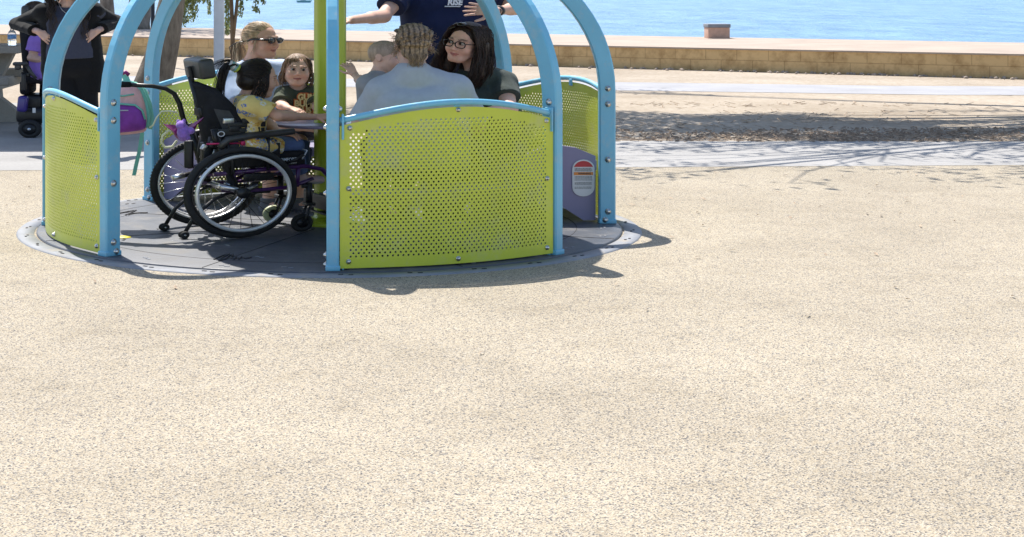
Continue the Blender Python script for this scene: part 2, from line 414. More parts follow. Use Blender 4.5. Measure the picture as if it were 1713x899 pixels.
def tree(name, base, path, rs, label, seed, crown, leafm, barkm, group=None, nl=900, lsize=.09, tip_r=1.0, spread=1.6):
    rnd = random.Random(seed)
    t = empty(name, base, label, "tree", group)
    m = MB(); pts = [base+Vector(p) for p in path]; m.tube(pts, rs, 14); tips = []
    top = pts[-1]; d = (pts[-1]-pts[-2]).normalized()
    if crown:
        for k in range(5):
            a = k*1.26+rnd.random(); limb(m, top-d*.2*k, (d+Vector((math.cos(a), math.sin(a), .3))).normalized(), spread, rs[-1]*.6, 1, rnd, tips)
    m.build("trunk", barkm, t, base)
    if crown:
        q = MB()
        for tp in tips: leaves(q, tp, (tip_r, tip_r, tip_r*.6), nl//len(tips), lsize, rnd)
        q.build("crown", leafm, t, base, fixn=False)
    return t
g0 = "big trees along the shore"
b = G(258, 168)      # leaning tree beside the ride
def rel(px, py, Y): return P(px, py, Y)-b
Yt = b.y
tree("leaning_tree", b, [(-.1, 0, -.1), rel(256, 140, Yt)*1., rel(268, 100, Yt), rel(277, 60, Yt), rel(288, 0, Yt), rel(300, -60, Yt), rel(318, -140, Yt), rel(330, -210, Yt)], [.36, .28, .245, .225, .19, .175, .16, .14],
     "thick grey leaning tree trunk rising from the dirt behind a blue post of the ride", 11, True, M['leaf'], M['bark'], nl=1500, lsize=.09, spread=1.7)
for i, (px, py, wpx, lean, lab) in enumerate(((181, 44, 26, -4, "slim far beach tree trunk glimpsed above the black cardigan's sleeve"), (226, 48, 44, 14, "stout far beach tree trunk behind the black light pole, seen between two ride arches"))):
    bb = G(px, py, .43); ppm = F/(bb.y+D)
    tree("beach_tree", bb, [(0, 0, -.1), (lean*.25/ppm, 0, 12/ppm), (lean*.6/ppm, 0, 40/ppm), (lean*1.2/ppm, 0, 110/ppm), (lean*1.6/ppm, 0, 190/ppm)], [wpx*.62/ppm, wpx*.5/ppm, wpx*.45/ppm, wpx*.36/ppm, wpx*.28/ppm], lab, 21+i, True, M['leaf2'], M['bark'], "tree trunks on the beach", nl=700, lsize=.2, tip_r=1.6, spread=2.2)
# slender twin stemmed tree with loose hanging leaves
bb = G(392, 152); Ys = bb.y
def r2(px, py, dy=0): return P(px, py, Ys+dy)
t = empty("slender_tree", bb, "slender young tree with thin twin stems and loose hanging olive leaves", "tree")
m = MB(); s1 = [bb, r2(390, 100), r2(389, 60), r2(387, 0), r2(384, -60), r2(378, -130)]; s2 = [r2(390, 62), r2(395, 20), r2(399, -20), r2(408, -100)]
m.tube(s1, [.05, .042, .036, .03, .026, .016], 8); m.tube(s2, [.03, .026, .022, .012], 8)
rnd = random.Random(31); q = MB()
hang = [(318, -40, 318, 12, 16), (310, -30, 307, 38, 9), (325, -50, 322, 30, 12), (334, -40, 333, -2, 14), (343, -60, 341, 0, 10), (378, -50, 378, 52, 6), (383, -20, 381, 58, 5), (403, -40, 402, 25, 6), (417, -50, 416, -4, 11), (440, -60, 440, 8, 8), (426, -50, 428, 22, 7), (352, -60, 350, 20, 3)]
for x0, y0, x1, y1, wd_ in hang:
    dy = rnd.uniform(-1, 1)
    a, b_ = r2(x0, y0, dy), r2(x1, y1, dy); m.tube([r2(386, -110), (a+r2(386, -90))/2, a, (a+b_)/2, b_], [.015, .012, .01, .007, .004], 5)
    for k in range(26):
        c = a.lerp(b_, rnd.uniform(.15, 1.03)); leaves(q, c, (wd_*.0087, .14, .06), int(4+wd_*.8), .034, rnd, 1.2)
for k in range(26): leaves(q, r2(rnd.uniform(310, 460), rnd.uniform(-160, -70), rnd.uniform(-1, 1)), (.5, .5, .3), 110, .038, rnd, .6)
m.build("trunk", M['bark2'], t, bb); q.build("crown", M['leaf'], t, bb, fixn=False)
# broad shade tree standing beyond the frame, its light crown dapples the path
bb = Vector((11.2, 12.5, 0)); rnd = random.Random(41)
t = empty("shade_tree", bb, "broad tree whose leafy crown shades the path and mulch", "tree")
m = MB(); m.tube([bb, bb+Vector((-.1, 0, 1.4)), bb+Vector((-.4, -.1, 2.8))], [.36, .27, .22], 12); q = MB()
for k in range(46):
    c = Vector((rnd.uniform(1.6, 13), 0, rnd.uniform(4.4, 6.2))); band = rnd.choice((9.9, 10.7, 11.3, 11.9, 12.7, 13.6, 7.2, 7.9, 8.5, 9.0, 17.4)); c.y = band+rnd.gauss(0, .45)
    tp = bb+Vector((-.4, -.1, 2.8)); mid = (tp+c)/2+Vector((0, 0, .6)); m.tube([tp, mid, c], [.09, .05, .015], 6)
    for j in range(5):
        e = c+Vector((rnd.gauss(0, .9), rnd.gauss(0, .5), rnd.gauss(0, .3))); m.tube([mid.lerp(c, .5), (mid.lerp(c, .7)+e)/2, e], [.02, .014, .006], 5)
        leaves(q, e, (.85, .5, .3), 260 if 9.3 < band < 12.8 else 24, .085, rnd)
m.build("trunk", M['bark'], t, bb); q.build("crown", M['leaf2'], t, bb, fixn=False)

# light pole
bb = Vector((P(255.5, 0, 24).x, 24, 0)); m = MB(); m.lathe([(.09, 0), (.09, .25), (.045, .3), (.036, 4.2)], bb, 14)
t = empty("light_pole", bb, "thin black light pole standing before the wall", "light pole"); m.build("pole", M['polem'], t, bb)
m = MB(); m.lathe([(.036, 4.2), (.14, 4.25), (.16, 4.5), (.05, 4.62), (0, 4.64)], bb, 14); m.build("lamp_head", M['polem'], t, bb)

# shelter: white posts carrying a flat metal roof
bb = Vector((P(366.5, 0, 8.8).x, 8.8, 0))
t = empty("shade_shelter", bb, "picnic shelter's square white post with a flat roof above", "shelter")
for k, x in enumerate((bb.x, -9.3)):
    m = MB(); m.box((x, 8.8, 1.45), (.122, .122, 2.9), bev=.012); m.box((x, 8.8, .02), (.26, .26, .03), bev=.008); m.build("post", M['white'], t, bb)
m = MB(); m.box((-5.6, 9.75, 3.0), (9.0, 5.3, .1), bev=.02); m.box((-5.6, 8.8, 2.92), (8.8, .14, .1)); m.build("roof", M['roofm'], t, bb)

# brick bin surround by the lake
bb = G(1203, 64, .43); m = MB(); sq = .0
s_ = (bb.y+D)/F
t = empty("brick_pillar", bb, "short square brick pillar with slate cap on the beach sand", "pillar")
m.box(bb+Vector((0, .25, 8*s_)), (36*s_, .5, 19*s_), bev=.01); m.build("shaft", M['brick'], t, bb)
m = MB(); m.box(bb+Vector((0, .25, 20.5*s_)), (38*s_, .56, 6*s_), bev=.01); m.build("cap", M['capm'], t, bb)
# boat far out
bb = G(509, 4.5, -.3); s_ = (bb.y+D)/F; m = MB()
m._add([bb+Vector((x*s_, y, z*s_)) for x, y, z in ((-12, -.4, 0), (10, -.4, 0), (14, 0, 4), (10, .4, 0), (-12, .4, 0), (-13, -.5, 3.6), (10, -.5, 3.8), (10, .5, 3.8), (-13, .5, 3.6))], [(0, 1, 6, 5), (1, 2, 6), (2, 3, 7), (3, 4, 8, 7), (4, 0, 5, 8), (0, 4, 3, 1), (1, 3, 2), (5, 6, 2, 7, 8)])
t = empty("motor_boat", bb, "tiny pale teal boat far out on the lake", "boat"); m.build("hull", M['boatm'], t, bb)
m = MB(); m.box(bb+Vector((-2*s_, 0, 6*s_)), (9*s_, .5, 6*s_)); m.build("cabin", M['white'], t, bb)

# ------------------------------------------------------------------ picnic table with bottles
bb = G(-14, 204); Yp = bb.y
t = empty("picnic_table", bb, "grey concrete picnic table with attached bench, cut by the photo's edge", "picnic table")
zt = P(0, 75, Yp).z; zs = P(0, 121, Yp).z; xr = P(45, 0, Yp).x
m = MB(); m.box((xr-1.25, Yp, zt-.045), (2.5, 1.05, .09), bev=.015); m.build("tabletop", M['tablec'], t, bb)
for s_ in (-1, 1):
    m = MB(); m.box((xr-1.2, Yp+s_*.95, zs-.05), (2.4, .36, .1), bev=.015); m.build("bench", M['tablec'], t, bb)
for x in (P(-14, 0, Yp).x+.25, P(-14, 0, Yp).x-1.5):
    m = MB(); poly = [(-.62, 0), (.62, 0), (.5, .16), (.2, .3), (.17, .5), (.36, .72), (.47, zt-.09), (-.47, zt-.09), (-.36, .72), (-.17, .5), (-.2, .3), (-.5, .16)]
    m.prism(poly, lambda a, b2, c_: Vector((x-.25+a*.62, Yp-.1+c_, b2)), .2)
    m.prism([(-1.1, zs-.2), (1.1, zs-.2), (1.1, zs-.1), (-1.1, zs-.1)], lambda a, b2, c_: Vector((x-.25+c_, Yp+a, b2)), .16); m.build("pedestal", M['tablec'], t, bb)
for i, (px, hh, lab) in enumerate(((20, 30, "clear water bottle standing fully in view on the concrete table"), (44, 24, "clear water bottle half hidden beside the purple sleeve"))):
    Yb = Yp-.25+i*.3; c = P(px, 75, Yb); c.z = zt; s_ = (Yb+D)/F*hh
    t = empty("water_bottle", c, lab, "bottle", "water bottles on the picnic table")
    m = MB(); w_ = 7.6*(Yb+D)/F
    m.lathe([(0, .0), (w_*.9, 0), (w_, .03*s_), (w_*.9, .15*s_), (w_, .2*s_), (w_*.93, .33*s_), (w_, .62*s_), (w_*.8, .75*s_), (w_*.36, .88*s_), (w_*.34, .94*s_), (0, .94*s_)], c, 16); m.build("bottle_body", M['bottle'], t, c)
    m = MB(); m.lathe([(w_*1.015, .36*s_), (w_*1.015, .6*s_)], c, 16); m.build("bottle_label", pm("blue_label", (.12, .28, .55), .4, var=.5, vs=40), t, c, fixn=False)
    m = MB(); m.lathe([(0, .94*s_), (w_*.42, .94*s_), (w_*.42, s_), (0, s_)], c, 12); m.build("bottle_cap", M['white'], t, c)
# ------------------------------------------------------------------ merry-go-round
ROOT = Vector((0, 0, 0))
ride = empty("merry_go_round", ROOT, "blue and lime wheelchair accessible merry-go-round flush with the rubber ground", "merry-go-round")
def pol(r, a, z=0.): return Vector((r*math.sin(a), -r*math.cos(a), z))
m = MB(); m.lathe([(2.045, -.05), (2.045, .012), (2.155, .012), (2.165, .004), (2.165, -.05)], ROOT, 128); m.lathe([(0, -.045), (2.06, -.045)], ROOT, 96, m=1)
rr = random.Random(2)
for k in range(32):                                  # slots in the ring
    a = k*math.pi/16+.06
    for j in (-.014, .014): c = pol(2.1+j*.6, a+j, .0135); m.box(c, (.028, .014, .003), Matrix.Rotation(a, 3, 'Z'), m=1)
m.build("base_ring", [M['ring'], M['gap']], ride)
m = MB(); m.lathe([(0, -.02), (2.03, -.02), (2.03, .016), (2.02, .02), (0, .02)], ROOT, 128)
for k in range(8):                                   # plate seams and slots
    a = R(1.4+45*k+22.5)
    m.box(pol(1.15, a, .0212), (.0035, 1.75, .002), Matrix.Rotation(a, 3, 'Z'), m=1)
    for r_, da in ((1.9, .25), (1.9, -.25), (1.55, .1), (1.93, .05), (1.2, -.2)):
        for j in (-.012, .012): m.box(pol(r_+j, a+da+j, .0215), (.03, .013, .003), Matrix.Rotation(a+da, 3, 'Z'), m=(2 if (k+int(r_*10)) % 3 else 1))
m.torus(pol(0, 0, .0185), (0, 0, 1), 1.72, .0035, 96, 6, m=1)
m.build("turntable", [M['deck'], M['gap'], M['ring']], ride)
m = MB(); c = G(207, 397, .022); m.lathe([(0, .004), (.05, .003), (.052, 0)], c, 24); m.build("floor_sticker", M['yellow'], ride)
# handwritten black scrawls on the deck
def scrawl(pts, nm):
    m = MB(); pp = [G(x, y, .0235) for x, y in pts]; fine = []
    for i in range(len(pp)-1):
        for k in range(4): fine.append(pp[i].lerp(pp[i+1], k/4))
    m.tube(fine+[pp[-1]], .005, 5); return m.build(nm, M['ink'], ride)
sg = [(358, 434), (372, 428), (384, 425), (374, 430), (366, 436), (376, 434), (384, 428), (390, 426), (386, 432), (392, 434), (396, 430), (400, 434), (404, 430), (410, 433), (420, 431)]
scrawl(sg, "signature"); scrawl([(200, 357), (215, 354), (228, 352), (220, 356), (210, 360), (225, 357), (238, 356), (247, 356)], "signature")

ANG = [R(1.4+45*k) for k in range(8)]               # posts, from the front towards the right
ZB = .95; RO, RI = 2.01, 1.895; TW = .037
def arch_profile():
    pts = [(RO, RI, .02), (RO, RI, .5), (RO, RI, ZB)]
    for k in range(1, 17):
        a = k/16*R(88); pts.append((RO-1.0*(1-math.cos(a)), None, ZB+1.0*math.sin(a), RI-.885*(1-math.cos(a)), ZB+.885*math.sin(a)))
    out = [((p[0], p[2]), (p[1], p[2])) for p in pts[:3]]+[((p[0], p[2]), (p[3], p[4])) for p in pts[3:]]
    out.append(((.1, 2.0), (.1, 1.885))); return out
def make_post(a):
    m = MB(); prof = arch_profile(); bev = .009
    rad = pol(1, a); tan = Vector((math.cos(a), math.sin(a), 0)); vs = []; fs = []
    for (ro, zo), (ri, zi) in prof:
        o = rad*ro+Vector((0, 0, zo)); i = rad*ri+Vector((0, 0, zi)); d = (o-i).normalized()
        for base, q in ((o, [(-TW, -bev), (-TW+bev, 0), (TW-bev, 0), (TW, -bev)]), (i, [(TW, bev), (TW-bev, 0), (-TW+bev, 0), (-TW, bev)])):
            for t_, e in q: vs.append(base+tan*t_+d*e)
    n = 8
    for i in range(len(prof)-1):
        for k in range(n): fs.append((i*n+k, i*n+(k+1) % n, (i+1)*n+(k+1) % n, (i+1)*n+k))
    fs.append(tuple(range(8))); fs.append(tuple((len(prof)-1)*8+k for k in range(8)))
    m._add(vs, fs)
    m.box(pol(1.9545, a, .034), (.086, .122, .03), Matrix.Rotation(a, 3, 'Z'), bev=.005)
    for z in (.045, .105, .47, .86, .97):
        for sd in (-1, 1):
            c = pol(1.955 if z > .07 else 1.935, a, z)+tan*sd*TW
            m.cyl(c, c+tan*sd*.006, .021, 14, m=1); m.ell(c+tan*sd*.006, (.015,)*3, m=1, nu=10, nv=6)
    return m.build("arch_post", [M['blue'], M['bolt']], ride)
for a in ANG: make_post(a)

def hz(f): return .905+.1*math.sin(math.pi*f)        # rail height over the panel
def make_panel(a0, a1):
    d0, d1 = a0+.021, a1-.021; rp = 1.968; W_ = (d1-d0)*rp
    def rad(f): return rp+.022*(abs(2*f-1)**6)
    pu, pv = .0315, .0195; nx = int(W_/pu); pu = W_/nx; z0 = .03; th = .004; hr = .0067
    vs = []; fs = []; cache = {}
    def S(u, z, side):
        key = (round(u, 5), round(z, 5), side)
        if key not in cache:
            f = u/W_; cache[key] = len(vs); vs.append(pol(rad(f)-(th if side else 0), d0+(d1-d0)*f, z))
        return cache[key]
    def top(u): return hz(max(0, min(1, u/W_)))-.035
    rows = int(1.0/pv)+1
    for r_ in range(rows):
        za, zb = z0+r_*pv, z0+(r_+1)*pv; sh = .5*(r_ % 2)
        edges = [0]+[(i+sh)*pu for i in range(0 if sh else 1, nx+1) if 0 < (i+sh)*pu < W_-1e-6]+[W_]
        for u0, u1 in zip(edges, edges[1:]):
            t0, t1 = min(zb, top(u0)), min(zb, top(u1))
            if t0 <= za+1e-5 and t1 <= za+1e-5: continue
            t0 = max(t0, za); t1 = max(t1, za)
            hole = (za > z0+.05 and zb < min(top(u0), top(u1))-.045 and u0 > .035 and u1 < W_-.035)
            c = ((u0+u1)/2, (za+zb)/2)
            if not hole:
                for sd in (0, 1):
                    q = [S(u0, za, sd), S(u1, za, sd), S(u1, t1, sd), S(u0, t0, sd)]
                    q = list(dict.fromkeys(q))
                    if len(q) > 2: fs.append(tuple(q if sd == 0 else q[::-1]))
            else:
                ring = []
                for sd in (0, 1):
                    o = [S(u0, za, sd), S(u1, za, sd), S(u1, zb, sd), S(u0, zb, sd)]
                    b = len(vs); rg = []
                    for k in range(8):
                        an = math.pi/4*k+math.pi/8+math.pi
                        f = (c[0]+hr*math.cos(an))/W_; vs.append(pol(rad(f)-(th if sd else 0), d0+(d1-d0)*f, c[1]+hr*math.sin(an))); rg.append(b+k)
                    ring.append(rg)
                    L_ = [(o[0], o[1], rg[2], rg[1]), (o[1], o[2], rg[4], rg[3]), (o[2], o[3], rg[6], rg[5]), (o[3], o[0], rg[0], rg[7]),
                          (o[0], rg[1], rg[0]), (o[1], rg[3], rg[2]), (o[2], rg[5], rg[4]), (o[3], rg[7], rg[6])]
                    for q in L_: fs.append(q if sd == 0 else q[::-1])
                for k in range(8):
                    k2 = (k+1) % 8; fs.append((ring[0][k], ring[0][k2], ring[1][k2], ring[1][k]))
    m = MB(); m._add(vs, fs)
    o = m.build("perforated_panel", M['lime'], ride, fixn=False)
    for f, z in ((.035, .07), (.5, .06), (.965, .07), (.035, .5), (.965, .5), (.04, hz(.04)-.06), (.96, hz(.96)-.06), (.5, hz(.5)-.052)):
        c = pol(rad(f)+.002, d0+(d1-d0)*f, z); n_ = pol(1, d0+(d1-d0)*f)
        bl = MB(); bl.cyl(c-n_*.012, c+n_*.006, .015, 12); bl.ell(c+n_*.006, (.011,)*3, nu=10, nv=6); bl.build("bolt", M['bolt'], o)
    m = MB(); N = 28
    m.tube([pol(1.972, d0+(d1-d0)*k/N, hz(k/N)-.004) for k in range(N+1)], .0185, 12)
    rl = m.build("top_rail", M['blue'], ride)
    for f in (0.012, .988):
        m = MB(); c = pol(1.972, d0+(d1-d0)*f, hz(f)-.045); m.box(c, (.014, .06, .15), Matrix.Rotation(d0+(d1-d0)*f, 3, 'Z'), bev=.005); m.build("rail_bracket", M['blue'], rl)
        m = MB(); c2 = pol(1.95, d0+(d1-d0)*f, .05); m.box(c2, (.014, .06, .08), Matrix.Rotation(d0+(d1-d0)*f, 3, 'Z'), bev=.005); m.build("foot_bracket", M['blue'], o)
    m = MB(); m.box(pol(1.955, (d0+d1)/2, hz(.5)-.035), (.04, .012, .05), Matrix.Rotation((d0+d1)/2, 3, 'Z'), bev=.004); m.build("rail_clip", M['blue'], rl)
PAN = [(0, 1), (2, 3), (4, 5), (6, 7)]
aa = lambda i: R(1.4+45*i)
make_panel(aa(0), aa(1)); make_panel(aa(2), aa(3)); make_panel(aa(4), aa(5)); make_panel(aa(6), aa(7))

def bench(a0, a1, label_side=None):
    d0, d1 = a0+.035, a1-.035
    side = [(1.885, .03), (1.80, .028), (1.61, .15), (1.42, .17), (1.36, .22), (1.33, .44), (1.42, .52), (1.60, .565), (1.74, .545), (1.885, .485)]
    for a, s_ in ((d0, 1), (d1, -1)):
        m = MB(); tan = Vector((math.cos(a), math.sin(a), 0))*s_
        m.prism(side, lambda r_, z, c_: pol(r_, a, z)+tan*c_, .03); m.build("bench_side", M['lilac'], ride)
    m = MB(); N = 10; vs = []; fs = []
    prof = [(1.90, .45), (1.35, .43), (1.34, .36), (1.90, .38)]
    for k in range(N+1):
        a = d0+.02+(d1-d0-.04)*k/N
        for r_, z in prof: vs.append(pol(r_, a, z))
    for k in range(N):
        for j in range(4): fs.append((k*4+j, k*4+(j+1) % 4, (k+1)*4+(j+1) % 4, (k+1)*4+j))
    fs += [(0, 1, 2, 3), tuple(N*4+j for j in range(4))]
    m._add(vs, fs); m.build("bench_seat", M['lilac'], ride)
bench(aa(0), aa(1)); bench(aa(2), aa(3)); bench(aa(4), aa(5))
# warning label on the side of the right hand bench
a = aa(2)+.035; tan = Vector((math.cos(a), math.sin(a), 0)); rd = pol(1, a)
Yl = pol(1.7, a).y-.002
cl = P(976, 298, Yl); hw, hh = (17.5*(Yl+D)/F), 30*(Yl+D)/F
def LF(u, v, w_): return Vector((cl.x+u, Yl+u*rd.y/rd.x-w_, cl.z+v))
def stad(hw, hh, n=10):
    p = []
    for k in range(n+1): t = math.pi*k/n; p.append((hw*math.cos(t), hh-hw*.8+hw*.8*math.sin(t)))
    for k in range(n+1): t = math.pi+math.pi*k/n; p.append((hw*math.cos(t), -hh+hw*.8+hw*.8*math.sin(t)))
    return p
m = MB(); m.prism(stad(hw*1.07, hh*1.03), LF, .002, m=0)
lab = m.build("warning_label", [M['paper']], ride)
m = MB(); m.prism(stad(hw*.96, hh*.97), lambda u, v, w_: LF(u, v, w_+.002), .001); m.build("label_face", M['paper'], lab)
top_ = [(u, v) for u, v in stad(hw*.93, hh*.955) if v > 0]; top_ = [(hw*.93, hh*.62)]+[p for p in top_ if p[1] > hh*.62]+[(-hw*.93, hh*.62)]
m = MB(); m.prism(top_, lambda u, v, w_: LF(u, v, w_+.0035), .001); m.build("label_header", M['red'], lab)
m = MB(); m.prism([(-hw*.93, hh*.16), (hw*.93, hh*.16), (hw*.93, hh*.33), (-hw*.93, hh*.33)], lambda u, v, w_: LF(u, v, w_+.0035), .001); m.build("label_band", M['orange'], lab)
rr = random.Random(8)
for v in [.54, .49, .44, .39]+[.08-.065*k for k in range(11) if k not in (4, 8)]:
    x = -.85; m = MB()
    while x < .75:
        L_ = rr.uniform(.05, .16); e = min(.85, x+L_)
        m.prism([(x*hw, (v-.014)*hh), (e*hw, (v-.014)*hh), (e*hw, (v+.014)*hh), (x*hw, (v+.014)*hh)], lambda u, v2, w_: LF(u, v2, w_+.0035), .0006); x = e+.035
    m.build("print_line", M['ink'], lab)
_fc = {}
def text(txt, size, org, right, up, mat, parent, name, ext=.0008, shear=0., align='CENTER', bold=0.):
    cu = bpy.data.curves.new(name, 'FONT'); cu.body = txt; cu.size = size; cu.align_x = align; cu.align_y = 'CENTER'; cu.extrude = ext; cu.shear = shear; cu.offset = bold; cu.resolution_u = 3
    tmp = bpy.data.objects.new("tmp", cu); C.objects.link(tmp)
    dg = bpy.context.evaluated_depsgraph_get(); me = bpy.data.meshes.new_from_object(tmp.evaluated_get(dg))
    bpy.data.objects.remove(tmp)
    right = Vector(right).normalized(); up = Vector(up).normalized(); nn = right.cross(up); org = Vector(org); pw = wloc(parent)
    for v in me.vertices: v.co = org+right*v.co.x+up*v.co.y+nn*v.co.z
    me.materials.clear(); me.materials.append(mat); me.name = name
    o = bpy.data.objects.new(name, me); C.objects.link(o); o.parent = parent; o.location = -pw
    return o
rt = Vector((1, rd.y/rd.x, 0))
text("WARNING", hh*.15, LF(hw*.1, hh*.245, .0048), rt, (0, 0, 1), M['ink'], lab, "label_word", bold=.0006)

# centre pole with the round handling table, and the canopy above
m = MB(); m.lathe([(.2, .02), (.2, .05), (.118, .07), (.118, 1.98)], ROOT, 10); 
o = m.build("centre_pole", M['lime2'], ride); o.rotation_euler = (0, 0, .2)
for p in o.data.polygons: p.use_smooth = False
bv = o.modifiers.new("bevel", 'BEVEL'); bv.width = .02; bv.segments = 3; bv.limit_method = 'ANGLE'
m = MB(); m.lathe([(.12, .735), (.39, .735), (.40, .727), (.39, .715), (.12, .715)], ROOT, 48); m.build("round_table", pm("table_lilac", (.2, .18, .3), .3), ride)
m = MB(); m.lathe([(0, 2.14), (.5, 2.115), (.95, 2.06), (1.25, 1.99), (1.25, 1.965), (.95, 2.03), (0, 2.1)], ROOT, 64); m.build("canopy", M['lime'], ride)
# ------------------------------------------------------------------ wheelchair
# local: x forward, y to the far side, z up, true metres
WCO = Vector((-.726, -.39, .0)); cf, cs = .905, .426
def cx(v):
    return WCO+Vector(((cf*v.x-cs*v.y)*K, (cs*v.x+cf*v.y)*K, v.z+.022))
wc = empty("wheelchair", WCO, "black and purple manual wheelchair with silver hand rims standing on the deck of the ride", "wheelchair")
TR = .257
def rear_wheel(s_):
    y = s_*TR; out = s_; r0 = .303; c = Vector((0, y, r0))
    hub = MB(cx); hub.cyl(c-Vector((0, .035, 0)), c+Vector((0, .035, 0)), .024, 16); hub.cyl(c+Vector((0, out*.03, 0)), c+Vector((0, out*.045, 0)), .036, 18)
    root = hub.build("wheel", M['black'], wc)
    m = MB(cx); m.torus(c, (0, 1, 0), .283, .0205, 72, 12, q2=.019)
    for k in range(96 if s_ > 0 else 0):             # tread blocks
        a = 2*math.pi*k/90; d = Vector((math.cos(a), 0, math.sin(a)))
        m.box(c+d*.3015, (.004, .022, .009), Matrix(((d.x, 0, -d.z), (0, 1, 0), (d.z, 0, d.x))))
    m.build("tyre", M['tyre'], root)
    m = MB(cx); m.torus(c, (0, 1, 0), .258, .008, 64, 8, q2=.012); m.build("rim", M['black'] if s_ < 0 else M['silver'], root)
    m = MB(cx); m.torus(c+Vector((0, out*.042, 0)), (0, 1, 0), .2465, .0115, 72, 12)
    for k in range(6):
        a = k*math.pi/3+.3; d = Vector((math.cos(a), 0, math.sin(a))); m.cyl(c+d*.2465+Vector((0, out*.04, 0)), c+d*.256, .004, 6)
    m.build("hand_rim", M['silver'], root)
    m = MB(cx)
    for k in range(24):
        a = 2*math.pi*k/24; b = a+(.5 if k % 2 else -.5); q = .03*(1 if k % 4 < 2 else -1)
        m.cyl(c+Vector((.022*math.cos(b), q, .022*math.sin(b))), c+Vector((.254*math.cos(a), 0, .254*math.sin(a))), .0017, 5)
    m.build("spokes", M['alu'] if s_ > 0 else M['black'], root, fixn=False)
rear_wheel(-1); rear_wheel(1)
# frame
m = MB(cx)
for s_ in (-1, 1):
    y = s_*.195
    m.tube([(-.12, y, .42), (.2, y, .44), (.38, y, .445), (.47, y, .42), (.53, y, .34), (.575, y, .18), (.60, y, .12)], .0145, 10)
    m.tube([(-.08, y, .31), (.12, y, .3), (.3, y, .31), (.42, y, .36)], .0125, 10)
    m.cyl((.0, y, .3), (-.02, y, .44), .013); m.cyl((.33, y, .31), (.34, y, .445), .012)
m.cyl((-.04, -.2, .36), (.3, .2, .4), .011); m.cyl((-.04, .2, .36), (.3, -.2, .4), .011)
m.build("frame", M['purple'], wc)
m = MB(cx); m.cyl((0, -.25, .303), (0, .25, .303), .017, 14); m.cyl((-.06, -.19, .36), (.02, -.2, .305), .016, 10); m.tube([(.1, -.215, .34), (.02, -.22, .31), (-.1, -.22, .345)], .02, 10); m.build("axle_tube", M['alu'], wc)
for s_ in (-1, 1):
    y = s_*.15; m = MB(cx); m.tube([(.2, y, .28), (-.02, y, .285), (-.1, y, .25), (-.2, y, .15), (-.255, y, .04)], .011, 10)
    a = m.build("anti_tip_bar", M['black'], wc)
    m = MB(cx)
    for q in (-.016, .016): m.torus((-.262, y+q, .024), (0, 1, 0), .016, .009, 18, 8, q2=.008); m.cyl((-.262, y+q-.006, .024), (-.262, y+q+.006, .024), .014, 12)
    m.cyl((-.262, y-.026, .024), (-.262, y+.026, .024), .006, 8, m=1); m.build("anti_tip_wheel", [M['tyre'], M['alu']], a)
for s_ in (-1, 1):
    y = s_*.19; c = Vector((.36, y, .062)); m = MB(cx)
    m.cyl((.40, y, .19), (.40, y, .33), .018, 12); m.tube([(.40, y-.024, .185), (.38, y-.026, .12), c+Vector((0, -.026, 0))], .008, 8); m.tube([(.40, y+.024, .185), (.38, y+.026, .12), c+Vector((0, .026, 0))], .008, 8); m.box((.40, y, .188), (.05, .06, .02), bev=.004); m.cyl((.36, y, .31), (.41, y, .31), .014)
    a = m.build("caster_fork", M['black'], wc)
    m = MB(cx); m.torus(c, (0, 1, 0), .044, .018, 30, 10, q2=.015); m.build("caster_tyre", M['greent'] if s_ > 0 else M['tyre'], a)
    m = MB(cx); m.cyl(c-Vector((0, .012, 0)), c+Vector((0, .012, 0)), .032, 18); m.build("caster_rim", M['black'], a)
m = MB(cx); m.box((.60, 0, .11), (.16, .36, .012), Matrix.Rotation(R(-14), 3, 'Y'), bev=.004); m.box((.53, 0, .17), (.012, .34, .1), bev=.003); m.cyl((.55, -.2, .22), (.55, .2, .22), .01); m.build("footplate", M['black'], wc)
m = MB(cx); m.box((.17, 0, .475), (.42, .39, .045), bev=.012); m.box((.19, 0, .52), (.40, .38, .06), bev=.025); cu = m.build("seat_cushion", M['blackfab'], wc)
m = MB(cx); m.tube([(.36, -.196, .495), (.39, -.19, .55), (.39, -.05, .56)], .004, 6); m.build("cushion_piping", M['strapw'], cu)
# backrest: a curved padded shell with wing shaped sides
m = MB(cx)
def back_pt(u, v):      # u -1..1 across, v 0..1 up ; shell
    lean = -.015-.075*v; wrap = .17*(abs(u)**2.4)*(1-.62*max(0, (v-.25)/.75)**1.5)
    hw = .195*(1-.5*max(0, (v-.35)/.65)**2)
    return Vector((lean-.05+wrap, u*hw, .53+.475*v-.05*(u*u)*max(0, v-.2)))
NU, NV = 18, 14; vs = []; fs = []
for side in (0, 1):
    for j in range(NV+1):
        for i in range(NU+1):
            u = -1+2*i/NU; p = back_pt(u, j/NV); vs.append(p+Vector((-.022*side, .018*side*u, 0)))
def ix(s_, j, i): return s_*(NV+1)*(NU+1)+j*(NU+1)+i
for j in range(NV):
    for i in range(NU):
        fs.append((ix(0, j, i), ix(0, j, i+1), ix(0, j+1, i+1), ix(0, j+1, i))); fs.append((ix(1, j, i), ix(1, j+1, i), ix(1, j+1, i+1), ix(1, j, i+1)))
for j in range(NV):
    for i in (0, NU): fs.append((ix(0, j, i), ix(0, j+1, i), ix(1, j+1, i), ix(1, j, i)))
for i in range(NU):
    for j in (0, NV): fs.append((ix(0, j, i), ix(0, j, i+1), ix(1, j, i+1), ix(1, j, i)))
m._add(vs, fs, 0, True)
edge = [back_pt(-1, j/NV) for j in range(NV+1)]+[back_pt(-1+2*i/NU, 1) for i in range(1, NU+1)]+[back_pt(1, 1-j/NV) for j in range(1, NV+1)]
m.tube([p+Vector((-.008, 0, 0)) for p in edge], .022, 10)
bk = m.build("backrest", M['blackfab'], wc)
m = MB(cx)
